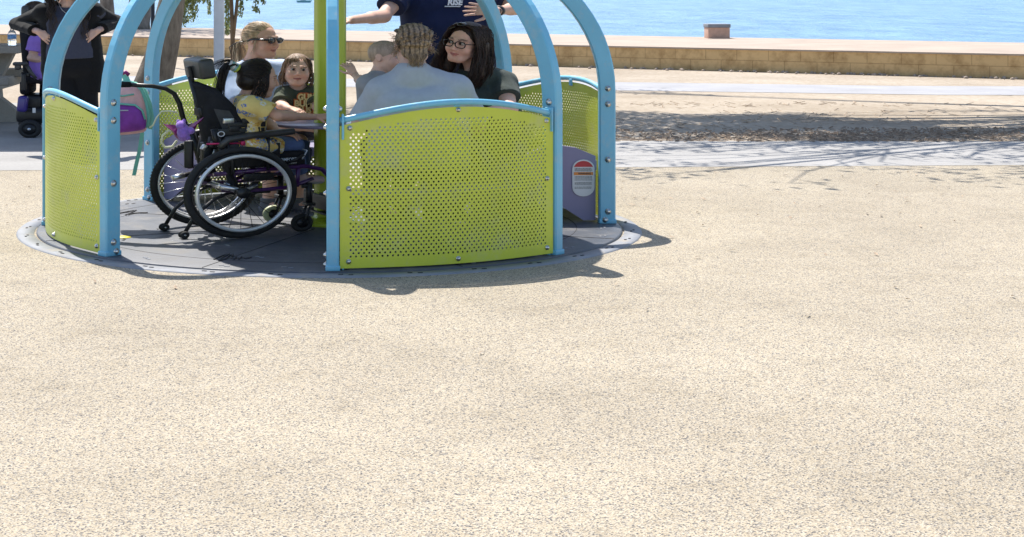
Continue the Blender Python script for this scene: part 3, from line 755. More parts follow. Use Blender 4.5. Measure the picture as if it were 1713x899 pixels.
vs = [back_pt(-1+.0*k, v)+Vector((-.03, -.022, 0)) for k, v in ((0, .12), (0, .75))]
for v0, v1 in ((.1, .7),):
    q = [back_pt(u, v)+Vector((-.032, .024*u, 0)) for v in (v0, (v0+v1)/2, v1) for u in (-.98, -.86, -.7)]
    m._add(q, [(0, 1, 4, 3), (1, 2, 5, 4), (3, 4, 7, 6), (4, 5, 8, 7)], 0, True)
m.build("shell_panel", M['greyfab'], bk, fixn=False)
m = MB(cx); m.cyl((-.075, 0, .62), (-.175, 0, 1.06), .016, 10); m.cyl((-.085, -.02, .7), (-.13, -.02, .96), .01, 8); m.box((-.115, 0, .82), (.05, .09, .06), bev=.008); m.cyl((-.12, -.06, .86), (-.12, .05, .86), .014, 10); m.box((-.175, 0, 1.08), (.02, .035, .1), Matrix.Rotation(R(-12), 3, 'Y'), bev=.004)
hm = m.build("headrest_bracket", M['black'], wc)
m = MB(cx); m.box((-.125, 0, 1.115), (.085, .25, .135), Matrix.Rotation(R(-8), 3, 'Y'), bev=.02); m.build("headrest", M['vinyl'], wc)
# back canes, handle bars
for s_ in (-1, 1):
    y = s_*.19
    m = MB(cx); m.tube([(-.03, y, .36), (-.07, y, .6), (-.11, y, .72)], .014, 10); m.build("back_cane", M['black'], wc)
hA = [Vector(v) for v in ((-.12, .19, .66), (-.15, .19, .78), (-.165, .19, .86), (-.195, .19, .93), (-.24, .19, .965), (-.31, .19, .985), (-.45, .19, 1.0))]
m = MB(cx); m.tube(hA, .0145, 12); ph = m.build("push_handle", M['black'], wc)
m = MB(cx); m.tube([hA[-1]-Vector((-.02, 0, 0)), hA[-1]+Vector((-.02, 0, .002)), hA[-1]+Vector((-.1, 0, .006))], [.019, .021, .019], 12); m.build("grip", M['blackfab'], ph)
hB = [Vector((v.x-.0, -.19, v.z*.62+.2)) for v in hA[:3]]
m = MB(cx); m.tube([(-.10, -.19, .6), (-.12, -.19, .72)], .0145, 12); m.build("push_handle", M['black'], wc)
# armrests
for s_ in (-1, 1):
    y = s_*.225; m = MB(cx); m.tube([(-.10, y, .6), (-.06, y, .65), (.05, y, .67), (.3, y, .69)], [.018, .023, .026, .022], 12)
    a = m.build("armrest_pad", M['vinyl'], wc)
    m = MB(cx); m.tube([(-.06, y, .63), (-.03, y, .5), (-.03, y, .42)], .011, 8); m.build("armrest_post", M['black'], a); m = MB(cx); m.cyl((.16, y, .67), (.16, y, .44), .01, 8); m.build("armrest_post", M['black'], a)
    m = MB(cx); m.box((.08, y-s_*.012, .54), (.3, .004, .15), bev=.001); m.build("side_guard", M['black'], wc)
# harness hardware, levers, brackets
m = MB(cx)
for x, z in ((-.05, .775), (.05, .77), (-.02, .72), (.09, .71)): m.box((x, -.215, z), (.055, .02, .036), bev=.004, m=(1 if x < 0 and z > .75 else 0))
m.box((.05, -.213, .745), (.2, .012, .035), bev=.003); m.box((.02, -.213, .70), (.25, .012, .045), bev=.003)
m.torus((-.09, -.22, .69), (.2, 1, 0), .016, .003, 20, 6, m=2)
for k in range(9): m.box((random.uniform(-.17, -.02), random.uniform(-.2, -.05), random.uniform(.5, .68)), (random.uniform(.02, .06), .03, random.uniform(.02, .06)), Matrix.Rotation(random.uniform(0, 1), 3, 'Y'), bev=.004, m=random.choice((0, 0, 1)))
m.build("harness_buckles", [M['black'], M['alu'], M['strapw']], wc)
m = MB(cx); m.cyl((-.16, -.2, .625), (.02, -.23, .625), .006, 8); m.box((.02, -.232, .625), (.022, .022, .03), bev=.004); m.build("recline_lever", M['magenta'], wc)
m = MB(cx); m.cyl((-.2, -.1, .42), (-.3, -.12, .40), .016, 10); m.build("tilt_lever", M['black'], wc)
m = MB(cx); m.cyl((-.25, -.11, .41), (-.31, -.122, .398), .019, 12); m.build("lever_sleeve", M['alu'], wc)
m = MB(cx)
m.tube([(-.10, -.12, .66), (-.12, -.12, .5), (-.1, -.12, .42)], .022, 8); m.box((-.13, -.12, .55), (.06, .05, .16), bev=.01); m.build("tilt_actuator", M['black'], wc); m = MB(cx); m.tube([(-.06, .12, .66), (-.08, .12, .5), (-.06, .12, .4)], .02, 8); m.build("tilt_actuator", M['black'], wc); m = MB(cx); m.tube([(.26, -.2, .47), (.31, -.235, .5), (.35, -.24, .53)], .009, 8); m.build("brake_lever", M['black'], wc); m = MB(cx); m.box((.12, -.2, .39), (.16, .02, .05), bev=.005)
m.build("brake_bracket", M['black'], wc)
o_ = cx(Vector((.33, -.197, .497))); r_ = Vector((cf, cs, 0)); text("COMFORT", .03, o_-Vector((0, .006, 0)), r_, (0, 0, 1), M['strapw'], cu, "cushion_print", bold=.0006, align='RIGHT')
text("COMPANY", .016, o_-Vector((0, .006, .026)), r_, (0, 0, 1), M['strapw'], cu, "cushion_print", align='RIGHT')

u_ = (-.45+D)/F
m = MB(); m.box(P(316, 258, -.45), (15*u_, .06, 46*u_), bev=.01); m.build("clamp_box", M['black'], wc)  # plain box added for the black clamp hanging below the backrest
for s_ in (-1, 1):
    m = MB(cx); m.tube([(-.1, s_*.185, .66), (-.06, s_*.185, .5), (-.01, s_*.2, .32)], [.018, .022, .024], 10); m.build("seat_post", M['black'], wc)
m = MB(cx); m.box((-.03, -.1, .52), (.1, .16, .1), bev=.02); m.build("seat_pan_bracket", M['black'], wc)
# stuffed bat hanging from the chair, with a cord loop
Yb = -.75; bb = P(306, 222, Yb)
t = empty("plush_bat", bb, "lilac plush bat with magenta satin wings hung on the wheelchair's back", "soft toy")
u_ = (Yb+D)/F
m = MB(); m.ell(P(307, 222, Yb), (11*u_, .06, 15*u_), nu=20, nv=14); m.ell(P(303, 210, Yb-.01), (9*u_, .05, 8*u_)); m.ell(P(319, 219, Yb), (7*u_, .035, 6*u_)); m.ell(P(313, 231, Yb), (6*u_, .03, 5*u_)); m.ell(P(298, 204, Yb), (3*u_, .015, 4*u_)); m.ell(P(308, 203, Yb), (3*u_, .015, 4*u_)); m.build("body", M['plush'], t)
for pts in ([(301, 212), (290, 209), (273, 208), (281, 215), (288, 220), (294, 230), (302, 236), (305, 226)], [(312, 214), (322, 207), (341, 196), (337, 203), (330, 209), (327, 216), (322, 222), (314, 224)]):
    m = MB(); vs = []
    for i, (x, y) in enumerate(pts): vs.append(P(x, y, Yb+.03+.012*(i % 2)))
    n_ = len(vs); c0 = sum(vs, Vector())/n_+Vector((0, -.03, 0)); th = Vector((0, .012, 0))
    q = vs+[c0]+[v+th for v in vs]+[c0+th]; fs = []
    for i in range(n_):
        j = (i+1) % n_; fs += [(i, j, n_), (n_+1+j, n_+1+i, 2*n_+1), (j, i, n_+1+i, n_+1+j)]
    m._add(q, fs); m.build("wing", M['wing'], t)
m = MB(); m.tube([P(x, y, Yb+.1) for x, y in ((296, 236), (288, 246), (276, 247), (270, 238), (272, 227), (282, 219), (292, 221))], .009, 8); m.build("loop", M['cord'], t)
m = MB(); m.tube([P(x, y, Yb+.12) for x, y in ((296, 188), (283, 186), (270, 187), (262, 197), (256, 210), (250, 214))], .0055, 8); m.build("cord", M['cord'], t)

# backpack hung on the far handle
Yk = -.12; bb = P(222, 150, Yk); u_ = (Yk+D)/F
t = empty("backpack", bb, "pink and violet child's backpack with mint trim hanging from the wheelchair handle", "backpack")
def sil(pts, n=3):
    out = []
    L_ = len(pts)
    for i in range(L_):
        p0, p1, p2, p3 = [Vector(pts[(i+k) % L_]).to_2d() if False else Vector((*pts[(i+k) % L_], 0)) for k in (-1, 0, 1, 2)]
        for k in range(n):
            s_ = k/n; out.append((.5*((2*p1)+(-p0+p2)*s_+(2*p0-5*p1+4*p2-p3)*s_*s_+(-p0+3*p1-3*p2+p3)*s_**3)))
    return [(v.x, v.y) for v in out]
def puff(pts, y0, dep, name, mat, parent, bulge=.03):
    m = MB(); pp = sil(pts); n_ = len(pp); cxm = sum(p[0] for p in pp)/n_; cym = sum(p[1] for p in pp)/n_; vs = []
    rings = [(1., dep), (1.0, .02), (.97, .004), (.9, -bulge*.45), (.7, -bulge*.8), (.4, -bulge), (.12, -bulge)]
    for s_, dy in rings:
        for x, y in pp: vs.append(P(cxm+(x-cxm)*s_, cym+(y-cym)*s_, y0+dy))
    fs = []
    for j in range(len(rings)-1):
        for i in range(n_): fs.append((j*n_+i, j*n_+(i+1) % n_, (j+1)*n_+(i+1) % n_, (j+1)*n_+i))
    fs.append(tuple((len(rings)-1)*n_+i for i in range(n_))); fs.append(tuple(range(n_-1, -1, -1)))
    m._add(vs, fs, 0, True); return m.build(name, mat, parent)
puff([(180, 165), (188, 148), (200, 140), (222, 139), (236, 150), (244, 172), (248, 195), (246, 214), (238, 222), (205, 226), (178, 224), (175, 200)], Yk, .16, "body", M['pink'], t, .05)
puff([(178, 176), (200, 173), (226, 175), (238, 184), (244, 200), (243, 214), (232, 219), (205, 222), (180, 222)], Yk-.045, .05, "front_pocket", M['violet'], t, .035)
m = MB(); e = [(190, 147), (204, 138), (222, 139), (237, 150), (245, 172), (249, 196), (246, 214)]
m.tube([P(x, y, Yk-.005) for x, y in e], .014, 8); m.tube([P(x+5, y+2, Yk+.09) for x, y in e], .016, 8)
m.tube([P(x, y, Yk-.075) for x, y in ((186, 176), (200, 174), (226, 176), (238, 185), (243, 200))], .007, 8); m.tube([P(x, y, Yk-.06) for x, y in ((192, 159), (205, 161), (224, 158))], .006, 6)
m.build("piping", M['teal'], t)
for pts, wd_ in (([(208, 125), (213, 137)], 6), ([(238, 222), (234, 250), (228, 275), (224, 294)], 3.4), ([(199, 222), (198, 240), (197, 262)], 3.0)):
    m = MB()
    for a_, b_ in zip(pts, pts[1:]):
        m._add([P(a_[0]-wd_, a_[1], Yk+.02), P(a_[0]+wd_, a_[1], Yk+.02), P(b_[0]+wd_, b_[1], Yk+.02), P(b_[0]-wd_, b_[1], Yk+.02), P(a_[0]-wd_, a_[1], Yk+.03), P(a_[0]+wd_, a_[1], Yk+.03), P(b_[0]+wd_, b_[1], Yk+.03), P(b_[0]-wd_, b_[1], Yk+.03)], [(0, 1, 2, 3), (7, 6, 5, 4), (0, 3, 7, 4), (1, 5, 6, 2), (0, 4, 5, 1), (3, 2, 6, 7)])
    m.build("strap", M['teal'], t)
m = MB(); m.tube([P(x, y, Yk+.02) for x, y in ((203, 124), (210, 121), (216, 126))], .014, 8); m.build("hang_loop", M['wing'], t)
m = MB(); m.box(P(207, 185, Yk-.085), (15*u_, .004, 1.6*u_)); m.build("zip_pull", M['strapw'], t)

# ------------------------------------------------------------------ power chair (behind the woman in black)
Yw = 7.2; u_ = (Yw+D)/F; bb = G(80, 226)
Yw = bb.y; u_ = (Yw+D)/F
t = empty("power_wheelchair", bb, "black power wheelchair with indigo side shroud, in the shade behind the woman in black", "wheelchair")
def PW(x, y, d=0): return P(x, y, Yw+d)
dp = .42
for d in (-dp, dp):
    for x, r_ in ((50, 15.5), (112, 12)):
        c = P(x, 226-r_, Yw+d); s_ = (Yw+d+D)/F; c.z = r_*s_
        m = MB(); vs = []; 
        mm = Matrix(((1.25, 0, 0), (0, 1, 0), (0, 0, 1)))
        b_ = MB(lambda v, c=c: c+Vector((v.x*1.28, v.y, v.z)))
        b_.torus((0, 0, 0), (0, 1, 0), r_*s_*.72, r_*s_*.28, 36, 10, q2=.05); w_ = b_.build("wheel", M['tyre'], t)
        b_ = MB(lambda v, c=c: c+Vector((v.x*1.28, v.y, v.z))); b_.cyl((0, -.045, 0), (0, .045, 0), r_*s_*.55, 20); b_.cyl((0, -.056, 0), (0, .056, 0), r_*s_*.15, 12, m=1); b_.build("rim", [M['black'], M['alu']], w_)
    m = MB(); m.box(PW(38, 174, d), (16*u_, .12, 26*u_), Matrix.Rotation(R(6), 3, 'Y'), bev=.03); m.build("side_shroud", M['indigo'], t)
m = MB(); m.box(PW(76, 190), (84*u_, .6, 26*u_), bev=.05); m.box(PW(58, 170), (34*u_, .5, 26*u_), bev=.04); m.box(PW(57, 185, -.44), (5*u_, .01, 8*u_), m=1); m.build("base", [M['black'], M['paper']], t)
m = MB(); m.box(PW(82, 132), (62*u_, .62, 12*u_), bev=.03); m.cyl(PW(80, 140), PW(78, 180), .09, 14); m.box(PW(47, 145), (16*u_, .5, 24*u_), bev=.04); m.build("seat", M['blackfab'], t)
m = MB(); m.box(PW(50, 84), (16*u_, .56, 90*u_), Matrix.Rotation(R(-5), 3, 'Y'), bev=.05); m.build("backrest", M['blackfab'], t)
m = MB(); m.box(PW(46, 22), (14*u_, .34, 26*u_), bev=.04); m.cyl(PW(47, 30), PW(49, 55), .03); m.build("headrest", M['vinyl'], t)
m = MB(); m.box(PW(34, 107, -.42), (24*u_, .1, 6*u_), bev=.02); m.box(PW(30, 112, -.42), (10*u_, .08, 10*u_), bev=.02); m.tube([PW(44, 108, -.42), PW(52, 122, -.42), PW(60, 132, -.4)], .022, 8); m.build("armrest", M['vinyl'], t)
m = MB(); m.box(PW(40, 138, -.4), (9*u_, .06, 30*u_), bev=.02); m.box(PW(43, 125, -.38), (16*u_, .05, 8*u_), bev=.015); m.build("control_bracket", M['black'], t)
m = MB(); m.box(PW(140, 186), (34*u_, .42, 4*u_), bev=.01); m.box(PW(124, 160), (6*u_, .3, 52*u_), Matrix.Rotation(R(-12), 3, 'Y'), bev=.02); m.build("footrest", M['black'], t)
# ------------------------------------------------------------------ people: smooth signed-distance bodies
A_ = lambda v: np.array(v, dtype=np.float64)
class Grid:
    def __init__(s, lo, hi, h):
        s.lo = A_(lo); s.h = h; s.n = np.ceil((A_(hi)-s.lo)/h).astype(int)+1
        s.S = np.full(s.n, 9., np.float32); s.ax = [(s.lo[i]+h*np.arange(s.n[i])).astype(np.float32) for i in range(3)]
    def reg(s, lo, hi, pad):
        a = np.clip(np.floor((A_(lo)-pad-s.lo)/s.h).astype(int), 0, s.n); b = np.clip(np.ceil((A_(hi)+pad-s.lo)/s.h).astype(int)+1, 0, s.n)
        sl = tuple(slice(a[i], b[i]) for i in range(3))
        return sl, s.ax[0][sl[0]][:, None, None], s.ax[1][sl[1]][None, :, None], s.ax[2][sl[2]][None, None, :]
    def op(s, f, lo, hi, k, cut=False):
        sl, X, Y, Z = s.reg(lo, hi, k+3*s.h); a = s.S[sl]
        if a.size == 0: return
        d = np.broadcast_to(f(X, Y, Z), a.shape)
        if cut: a2, d = -a, d
        else: a2 = a
        if k > 0:
            q = np.maximum(k-np.abs(a2-d), 0)/k; r = np.minimum(a2, d)-q*q*k*.25
        else: r = np.minimum(a2, d)
        s.S[sl] = -r if cut else r
    def cap(s, a, b, ra, rb=None, k=.02, end=False, cut=False):
        a, b = A_(a), A_(b); rb = ra if rb is None else rb; ba = b-a; L2 = max(1e-9, ba@ba); L = L2**.5
        def f(X, Y, Z):
            x, y, z = X-a[0], Y-a[1], Z-a[2]; t = (x*ba[0]+y*ba[1]+z*ba[2])/L2; tc = np.clip(t, 0, 1)
            d = np.sqrt((x-tc*ba[0])**2+(y-tc*ba[1])**2+(z-tc*ba[2])**2)-(ra+(rb-ra)*tc)
            if end: d = np.maximum(d, (t-1)*L)
            return d
        R_ = max(ra, rb); s.op(f, np.minimum(a, b)-R_, np.maximum(a, b)+R_, k, cut)
    def ell(s, c, r, Rm=None, k=.02, cut=False):
        c, r = A_(c), A_(r); Rm = np.eye(3) if Rm is None else Rm
        def f(X, Y, Z):
            x, y, z = X-c[0], Y-c[1], Z-c[2]
            q = [(x*Rm[0, i]+y*Rm[1, i]+z*Rm[2, i]) for i in range(3)]
            k0 = np.sqrt(sum((q[i]/r[i])**2 for i in range(3))); k1 = np.sqrt(sum((q[i]/r[i]**2)**2 for i in range(3)))+1e-6
            return k0*(k0-1)/k1
        m_ = r.max(); s.op(f, c-m_, c+m_, k, cut)
    def plane(s, p, n, k=.004):       # keep the side n points away from
        p, n = A_(p), A_(n); n = n/np.linalg.norm(n)
        d = (s.ax[0][:, None, None]-p[0])*n[0]+(s.ax[1][None, :, None]-p[1])*n[1]+(s.ax[2][None, None, :]-p[2])*n[2]
        s.S = np.maximum(s.S, d.astype(np.float32))
    def ripple(s, amp, fr, seed=0):
        rs = np.random.RandomState(seed); acc = 0
        for i in range(6):
            v = rs.normal(size=3)*fr*rs.uniform(.5, 1.5); v[2] *= .6; ph = rs.uniform(0, 6.28)
            w_ = s.ax[0][:, None, None]*v[0]+s.ax[1][None, :, None]*v[1]+s.ax[2][None, None, :]*v[2]+ph
            acc = acc+(1-np.abs(np.sin(w_)))**2
        s.S = s.S-(amp*(acc/3-.6)).astype(np.float32)
    def mesh(s):
        S = s.S; ng = S < 0; c = np.zeros(tuple(s.n-1), np.int8)
        for i in (0, 1):
            for j in (0, 1):
                for k in (0, 1): c += ng[i:s.n[0]-1+i, j:s.n[1]-1+j, k:s.n[2]-1+k]
        act = (c > 0) & (c < 8); ijk = np.argwhere(act); idx = np.full(c.shape, -1, np.int64); idx[act] = np.arange(len(ijk))
        acc = np.zeros((len(ijk), 3)); cnt = np.zeros(len(ijk))
        cs_ = [(i, j, k) for i in (0, 1) for j in (0, 1) for k in (0, 1)]
        for p in cs_:
            for ax in range(3):
                if p[ax]: continue
                q = list(p); q[ax] = 1
                a = S[ijk[:, 0]+p[0], ijk[:, 1]+p[1], ijk[:, 2]+p[2]]; b = S[ijk[:, 0]+q[0], ijk[:, 1]+q[1], ijk[:, 2]+q[2]]
                m_ = (a < 0) != (b < 0); t = np.where(m_, a/np.where(m_, a-b, 1), 0)
                pt = np.tile(A_(p), (len(ijk), 1)); pt[:, ax] += t; acc += pt*m_[:, None]; cnt += m_
        V = s.lo+s.h*(ijk+acc/np.maximum(cnt, 1)[:, None]); Q = []
        for ax in range(3):
            u, v = (ax+1) % 3, (ax+2) % 3
            sa = [slice(None)]*3; sb = [slice(None)]*3; sa[ax] = slice(0, -1); sb[ax] = slice(1, None)
            x = ng[tuple(sa)] != ng[tuple(sb)]; e = np.argwhere(x)
            ok = (e[:, u] > 0) & (e[:, v] > 0) & (e[:, u] < s.n[u]-1) & (e[:, v] < s.n[v]-1); e = e[ok]
            def cell(du, dv):
                q = e.copy(); q[:, u] -= du; q[:, v] -= dv; return idx[q[:, 0], q[:, 1], q[:, 2]]
            q4 = np.stack([cell(1, 1), cell(0, 1), cell(0, 0), cell(1, 0)], 1)
            fl = ~ng[e[:, 0], e[:, 1], e[:, 2]]; q4[fl] = q4[fl][:, ::-1]; Q.append(q4)
        return V, np.concatenate(Q)
def np_obj(name, V, Q, mat, parent, O, col=None):
    """V local true metres -> mesh under parent standing at O"""
    W_ = V.copy(); W_[:, 0] *= K; W_[:, 1] *= K
    me = bpy.data.meshes.new(name); me.vertices.add(len(W_)); me.vertices.foreach_set('co', W_.astype(np.float32).ravel())
    nf = len(Q); me.loops.add(nf*4); me.loops.foreach_set('vertex_index', Q.astype(np.int32).ravel())
    me.polygons.add(nf); me.polygons.foreach_set('loop_start', (np.arange(nf)*4).astype(np.int32)); me.polygons.foreach_set('loop_total', np.full(nf, 4, np.int32)) if False else None
    me.update(calc_edges=True); me.validate()
    me.polygons.foreach_set('use_smooth', np.ones(len(me.polygons), bool)); me.materials.append(mat)
    if col is not None and len(me.vertices) == len(V):
        at = me.attributes.new('Col', 'FLOAT_COLOR', 'POINT'); c4 = np.ones((len(V), 4), np.float32); c4[:, :3] = col
        at.data.foreach_set('color', c4.ravel())
    o = bpy.data.objects.new(name, me); C.objects.link(o); o.parent = parent
    o.location = Vector(O)-wloc(parent)
    return o
def paint(o, cols):
    me = o.data; at = me.attributes.new('Col', 'FLOAT_COLOR', 'POINT'); c4 = np.ones((len(me.vertices), 4), np.float32); c4[:, :3] = cols; at.data.foreach_set('color', c4.ravel())

def head_frame(fwd, roll=0., pitch=None):
    f = A_(fwd); f = f/np.linalg.norm(f); r = np.cross(f, A_((0, 0, 1))); r /= np.linalg.norm(r); u = np.cross(r, f)
    cr, sr = math.cos(roll), math.sin(roll); r2, u2 = r*cr+u*sr, u*cr-r*sr
    return np.stack([r2, f, u2], 1)
class Fig:
    """one person: joints in local true metres, built as SDF grids"""
    def __init__(s, label, O, hs=1., sc_=1., wid=1., h=.006, group=None, seed=1):
        s.O = Vector(O); s.hs = hs; s.s = sc_; s.w = wid; s.h = h; s.seed = seed
        s.root = empty("person", s.O, label, "person", group); s.j = {}
    def J(s, px, py, Y):
        p = P(px, py, Y); return A_(((p.x-s.O.x)/K, (p.y-s.O.y)/K, p.z-s.O.z))
    def set(s, **kw):
        for k_, v in kw.items(): s.j[k_] = s.J(*v)
    def xf(s): return lambda v: s.O+Vector((v[0]*K, v[1]*K, v[2]))
    def H(s, q): return s.j['head']+s.Rm@(A_(q)*s.hs)
    def auto(s, fwd):
        j = s.j; f = A_((*fwd, 0)); f /= np.linalg.norm(f); q = s.s; s.f = f
        lat = j['shB']-j['shA']; lat[2] = 0; lat /= np.linalg.norm(lat); s.lat = lat
        j.setdefault('hipA', j['pel']-lat*.085*q); j.setdefault('hipB', j['pel']+lat*.085*q)
        for n_ in 'AB':
            sg = -1 if n_ == 'A' else 1
            j.setdefault('kn'+n_, j['hip'+n_]+f*.40*q+lat*sg*.05); kz = j['kn'+n_].copy(); kz += f*.02; kz[2] = max(.09, kz[2]-.42*q)
            j.setdefault('an'+n_, kz)
        s.spine = (j['shA']+j['shB'])/2-j['pel']; s.spine /= np.linalg.norm(s.spine)
    def torso(s, g, gr, k=.04):
        j = s.j; q = s.s*s.w; mid = (j['shA']+j['shB'])/2
        for n_ in 'AB':
            ch = mid*.5+j['sh'+n_]*.5-s.spine*.09*s.s
            gr.cap(j['hip'+n_], ch, .105*q+gr_(g), .098*q+gr_(g), k); gr.cap(j['neck']-s.spine*.02, j['sh'+n_], .045*s.s+gr_(g), .052*s.s+gr_(g), k)
            gr.cap(ch, j['sh'+n_]-s.spine*.02, .085*q+gr_(g), .058*s.s+gr_(g), k)
        gr.cap(j['pel'], mid-s.spine*.12*s.s, .115*q+gr_(g), .10*q+gr_(g), k)
        for e in getattr(s, 'extra', []): gr.cap(e[0], e[1], e[2]+gr_(g), e[3]+gr_(g), k)
    def arm(s, gr, n_, g=0., frac=None, flare=.0):
        j = s.j; q = s.s; a, e, w_ = j['sh'+n_], j['el'+n_], j['wr'+n_]
        if frac is None:
            gr.cap(a, e, .05*q+g, .038*q+g, .02); gr.cap(e, w_, .040*q+g, .026*q+g, .015)
            gr.cap(e, e+(w_-e)*.35, .041*q+g, .041*q+g, .02)
        elif frac <= 1: gr.cap(a, a+(e-a)*frac, .052*q+g, .046*q+g+flare, .025, end=True)
        else:
            gr.cap(a, e, .05*q+g, .04*q+g, .02); gr.cap(e, e+(w_-e)*(frac-1), .042*q+g, .03*q+g+flare, .015, end=True)
    def hand(s, gr, n_, d, nn, curl=.35, spread=1.):
        """d along the fingers, nn out of the back of the hand"""
        q = max(.72, s.s*.95)*s.hs**.3; w_ = s.j['wr'+n_]; d = A_(d)/np.linalg.norm(d); nn = A_(nn); nn = nn-d*(nn@d); nn /= np.linalg.norm(nn); sd = np.cross(d, nn)
        side = 1 if n_ == 'A' else -1; sd = sd*side; fr = max(.0068, .0086*q)
        for o in (-.026, -.008, .012, .028): gr.cap(w_+d*.01+sd*o*.5*q, w_+d*.085*q+sd*o*q, .0135*q, .0125*q, .012)
        for o, L_ in ((-.031, .068), (-.0105, .08), (.0105, .076), (.031, .058)):
            b = w_+d*.088*q+sd*o*q; dd = d+sd*o*4*spread; c_ = curl
            for i in range(3):
                dd = dd/np.linalg.norm(dd); dd = dd*math.cos(c_)-nn*math.sin(c_); e = b+dd*L_*q*(.44, .32, .26)[i]
                gr.cap(b, e, fr*(1-.06*i), fr*(.95-.06*i), .003); b = e; c_ = curl*1.1
        b = w_+d*.03*q-sd*.024*q; e = b+(d*.55-sd*.75-nn*.25)*.045*q; gr.cap(b, e, .013*q, .0105*q, .01); gr.cap(e, e+(d*.85-sd*.35-nn*.3)*.045*q, max(.007, .0098*q), max(.0065, .0085*q), .004)
    def head(s, gr, jaw=1., cheek=0.):
        H = s.H; q = s.hs; Rm = s.Rm
        gr.ell(H((0, -.012, .032)), A_((.076, .096, .09))*q, Rm, .01); gr.ell(H((0, .028, -.035)), A_((.059*jaw, .066, .082))*q, Rm, .03*q)
        gr.cap(H((-.016, .066, -.098)), H((.016, .066, -.098)), .018*q, .018*q, .03*q)
        for x in (-1, 1):
            gr.ell(H((x*.036, .06, -.032)), A_((.027, .028, .03))*q*(1+cheek), Rm, .025*q)
            gr.cap(H((x*.05, .0, -.06)), H((x*.022, .06, -.098)), .018*q*jaw, .016*q, .03*q)
            gr.cap(H((x*.014, .088, .033)), H((x*.046, .075, .03)), .008*q, .007*q, .015*q)
        for x in (-1, 1): gr.ell(H((x*.031, .102, .010)), A_((.0165, .015, .0082))*q, Rm, .009*q, cut=True)
        gr.cap(H((0, .091, .018)), H((0, .113, -.026)), .0075*q, .0105*q, .012*q)
        for x in (-1, 1): gr.ell(H((x*.011, .103, -.031)), A_((.0085, .011, .008))*q, Rm, .008*q)
        [(gr.cap(H((0, .0905, -.0595)), H((x*.021, .084, -.057)), .0062*q, .005*q, .006*q), gr.cap(H((0, .0895, -.0705)), H((x*.017, .084, -.066)), .0072*q, .0055*q, .006*q), gr.cap(H((0, .0975, -.0645)), H((x*.026, .089, -.0595)), .0026*q, .0026*q, .004*q, cut=True)) for x in (-1, 1)]
        for x in (-1, 1):
            gr.ell(H((x*.078, -.012, .0)), A_((.009, .02, .031))*q, Rm, .008*q); gr.ell(H((x*.088, -.006, .002)), A_((.006, .011, .018))*q, Rm, .006*q, cut=True)
        gr.cap(H((0, -.022, -.05)), s.j['neck'], .050*q*.95, .056*s.s, .025); gr.cap(s.j['neck'], s.j['neck']-s.spine*.05, .056*s.s, .06*s.s, .03)
    def box(s, pts, pad): pts = np.array(pts); return pts.min(0)-pad, pts.max(0)+pad
    def body(s, tone, hands=(), brow=(.10, .06, .04), lip=(.42, .13, .11), jaw=1., cheek=0., blush=.5, face=True):
        j = s.j; ks = [v for k_, v in j.items()]; lo, hi = s.box(ks, .24*s.s*s.w); hl = s.box([s.H((0, 0, 0))], .18*s.hs)
        gr = Grid(np.minimum(lo, hl[0]), np.maximum(hi, hl[1]), s.h)
        s.torso(-.006, gr)
        for n_ in 'AB':
            s.arm(gr, n_)
            q = s.s
            gr.cap(j['hip'+n_], j['kn'+n_], .078*q, .054*q, .03); gr.cap(j['kn'+n_], j['an'+n_], .052*q, .034*q, .02); m_ = j['kn'+n_]*.68+j['an'+n_]*.32; gr.cap(m_-s.f*.012, m_*.8+j['an'+n_]*.2-s.f*.01, .05*q, .045*q, .02)
            gr.cap(j['an'+n_]-A_((0, 0, .03*q)), j['an'+n_]+s.f*.13*q-A_((0, 0, .045*q)), .032*q, .026*q, .02)
        for h_ in hands: s.hand(gr, *h_)
        s.head(gr, jaw, cheek)
        V, Q = gr.mesh(); q = (V-j['head'])@s.Rm/s.hs; col = np.tile(A_(tone), (len(V), 1))
        def bl(mask, c, a): col[:] = col*(1-mask[:, None]*a)+A_(c)*mask[:, None]*a
        near = (np.abs(q) < .16).all(1); gs = lambda d, r: np.exp(-(d/r)**2)*near
        for x in (-1, 1):
            bl(gs(np.linalg.norm(q-A_((x*.038, .08, -.035)), axis=1), .026), A_(tone)*A_((1.02, .72, .68)), blush)
            d = np.sqrt(((q[:, 0]-x*.032)/.021)**2+((q[:, 2]-.036+.14*np.abs(q[:, 0]-x*.028))/.0055)**2); bl((d < 1)*(q[:, 1] > .05)*near*1., brow, .75)
            d = np.sqrt(((q[:, 0]-x*.031)/.019)**2+((q[:, 2]-.019)/.005)**2); bl((d < 1)*(q[:, 1] > .05)*near*1., A_(tone)*.28, .75)
            d = np.sqrt(((q[:, 0]-x*.031)/.02)**2+((q[:, 2]-.003)/.006)**2); bl((d < 1)*(q[:, 1] > .05)*near*1., A_(tone)*A_((.75, .6, .58)), .6)
        zl = q[:, 2]-7.5*q[:, 0]**2; d = np.sqrt((q[:, 0]/.026)**2+((zl+.0645)/.0105)**2); bl((d < 1)*(q[:, 1] > .07)*near*1., lip, .8)
        d = np.sqrt((q[:, 0]/.026)**2+((zl+.0643)/.0024)**2); bl((d < 1)*(q[:, 1] > .07)*near*1., A_(lip)*.3, .8)
        bl(gs(np.linalg.norm(q-A_((0, .115, -.028)), axis=1), .014), A_(tone)*A_((1., .8, .76)), .4)
        b = np_obj("body", V, Q, M['skin'], s.root, s.O, col); s.b = b
        if face:
            m = MB(s.xf()); w3 = Matrix(s.Rm.tolist())
            for x in (-1, 1):
                m.ell(s.H((x*.031, .0795, .010)), [.0135*s.hs]*3, w3, 0, 14, 10); m.ell(s.H((x*.031+getattr(s, 'gaze', 0), .0895, .0095)), (.0092*s.hs, .0046*s.hs, .0092*s.hs), w3, 1, 10, 8)
            m.build("eyes", [pm_eye, pm_iris], s.root)
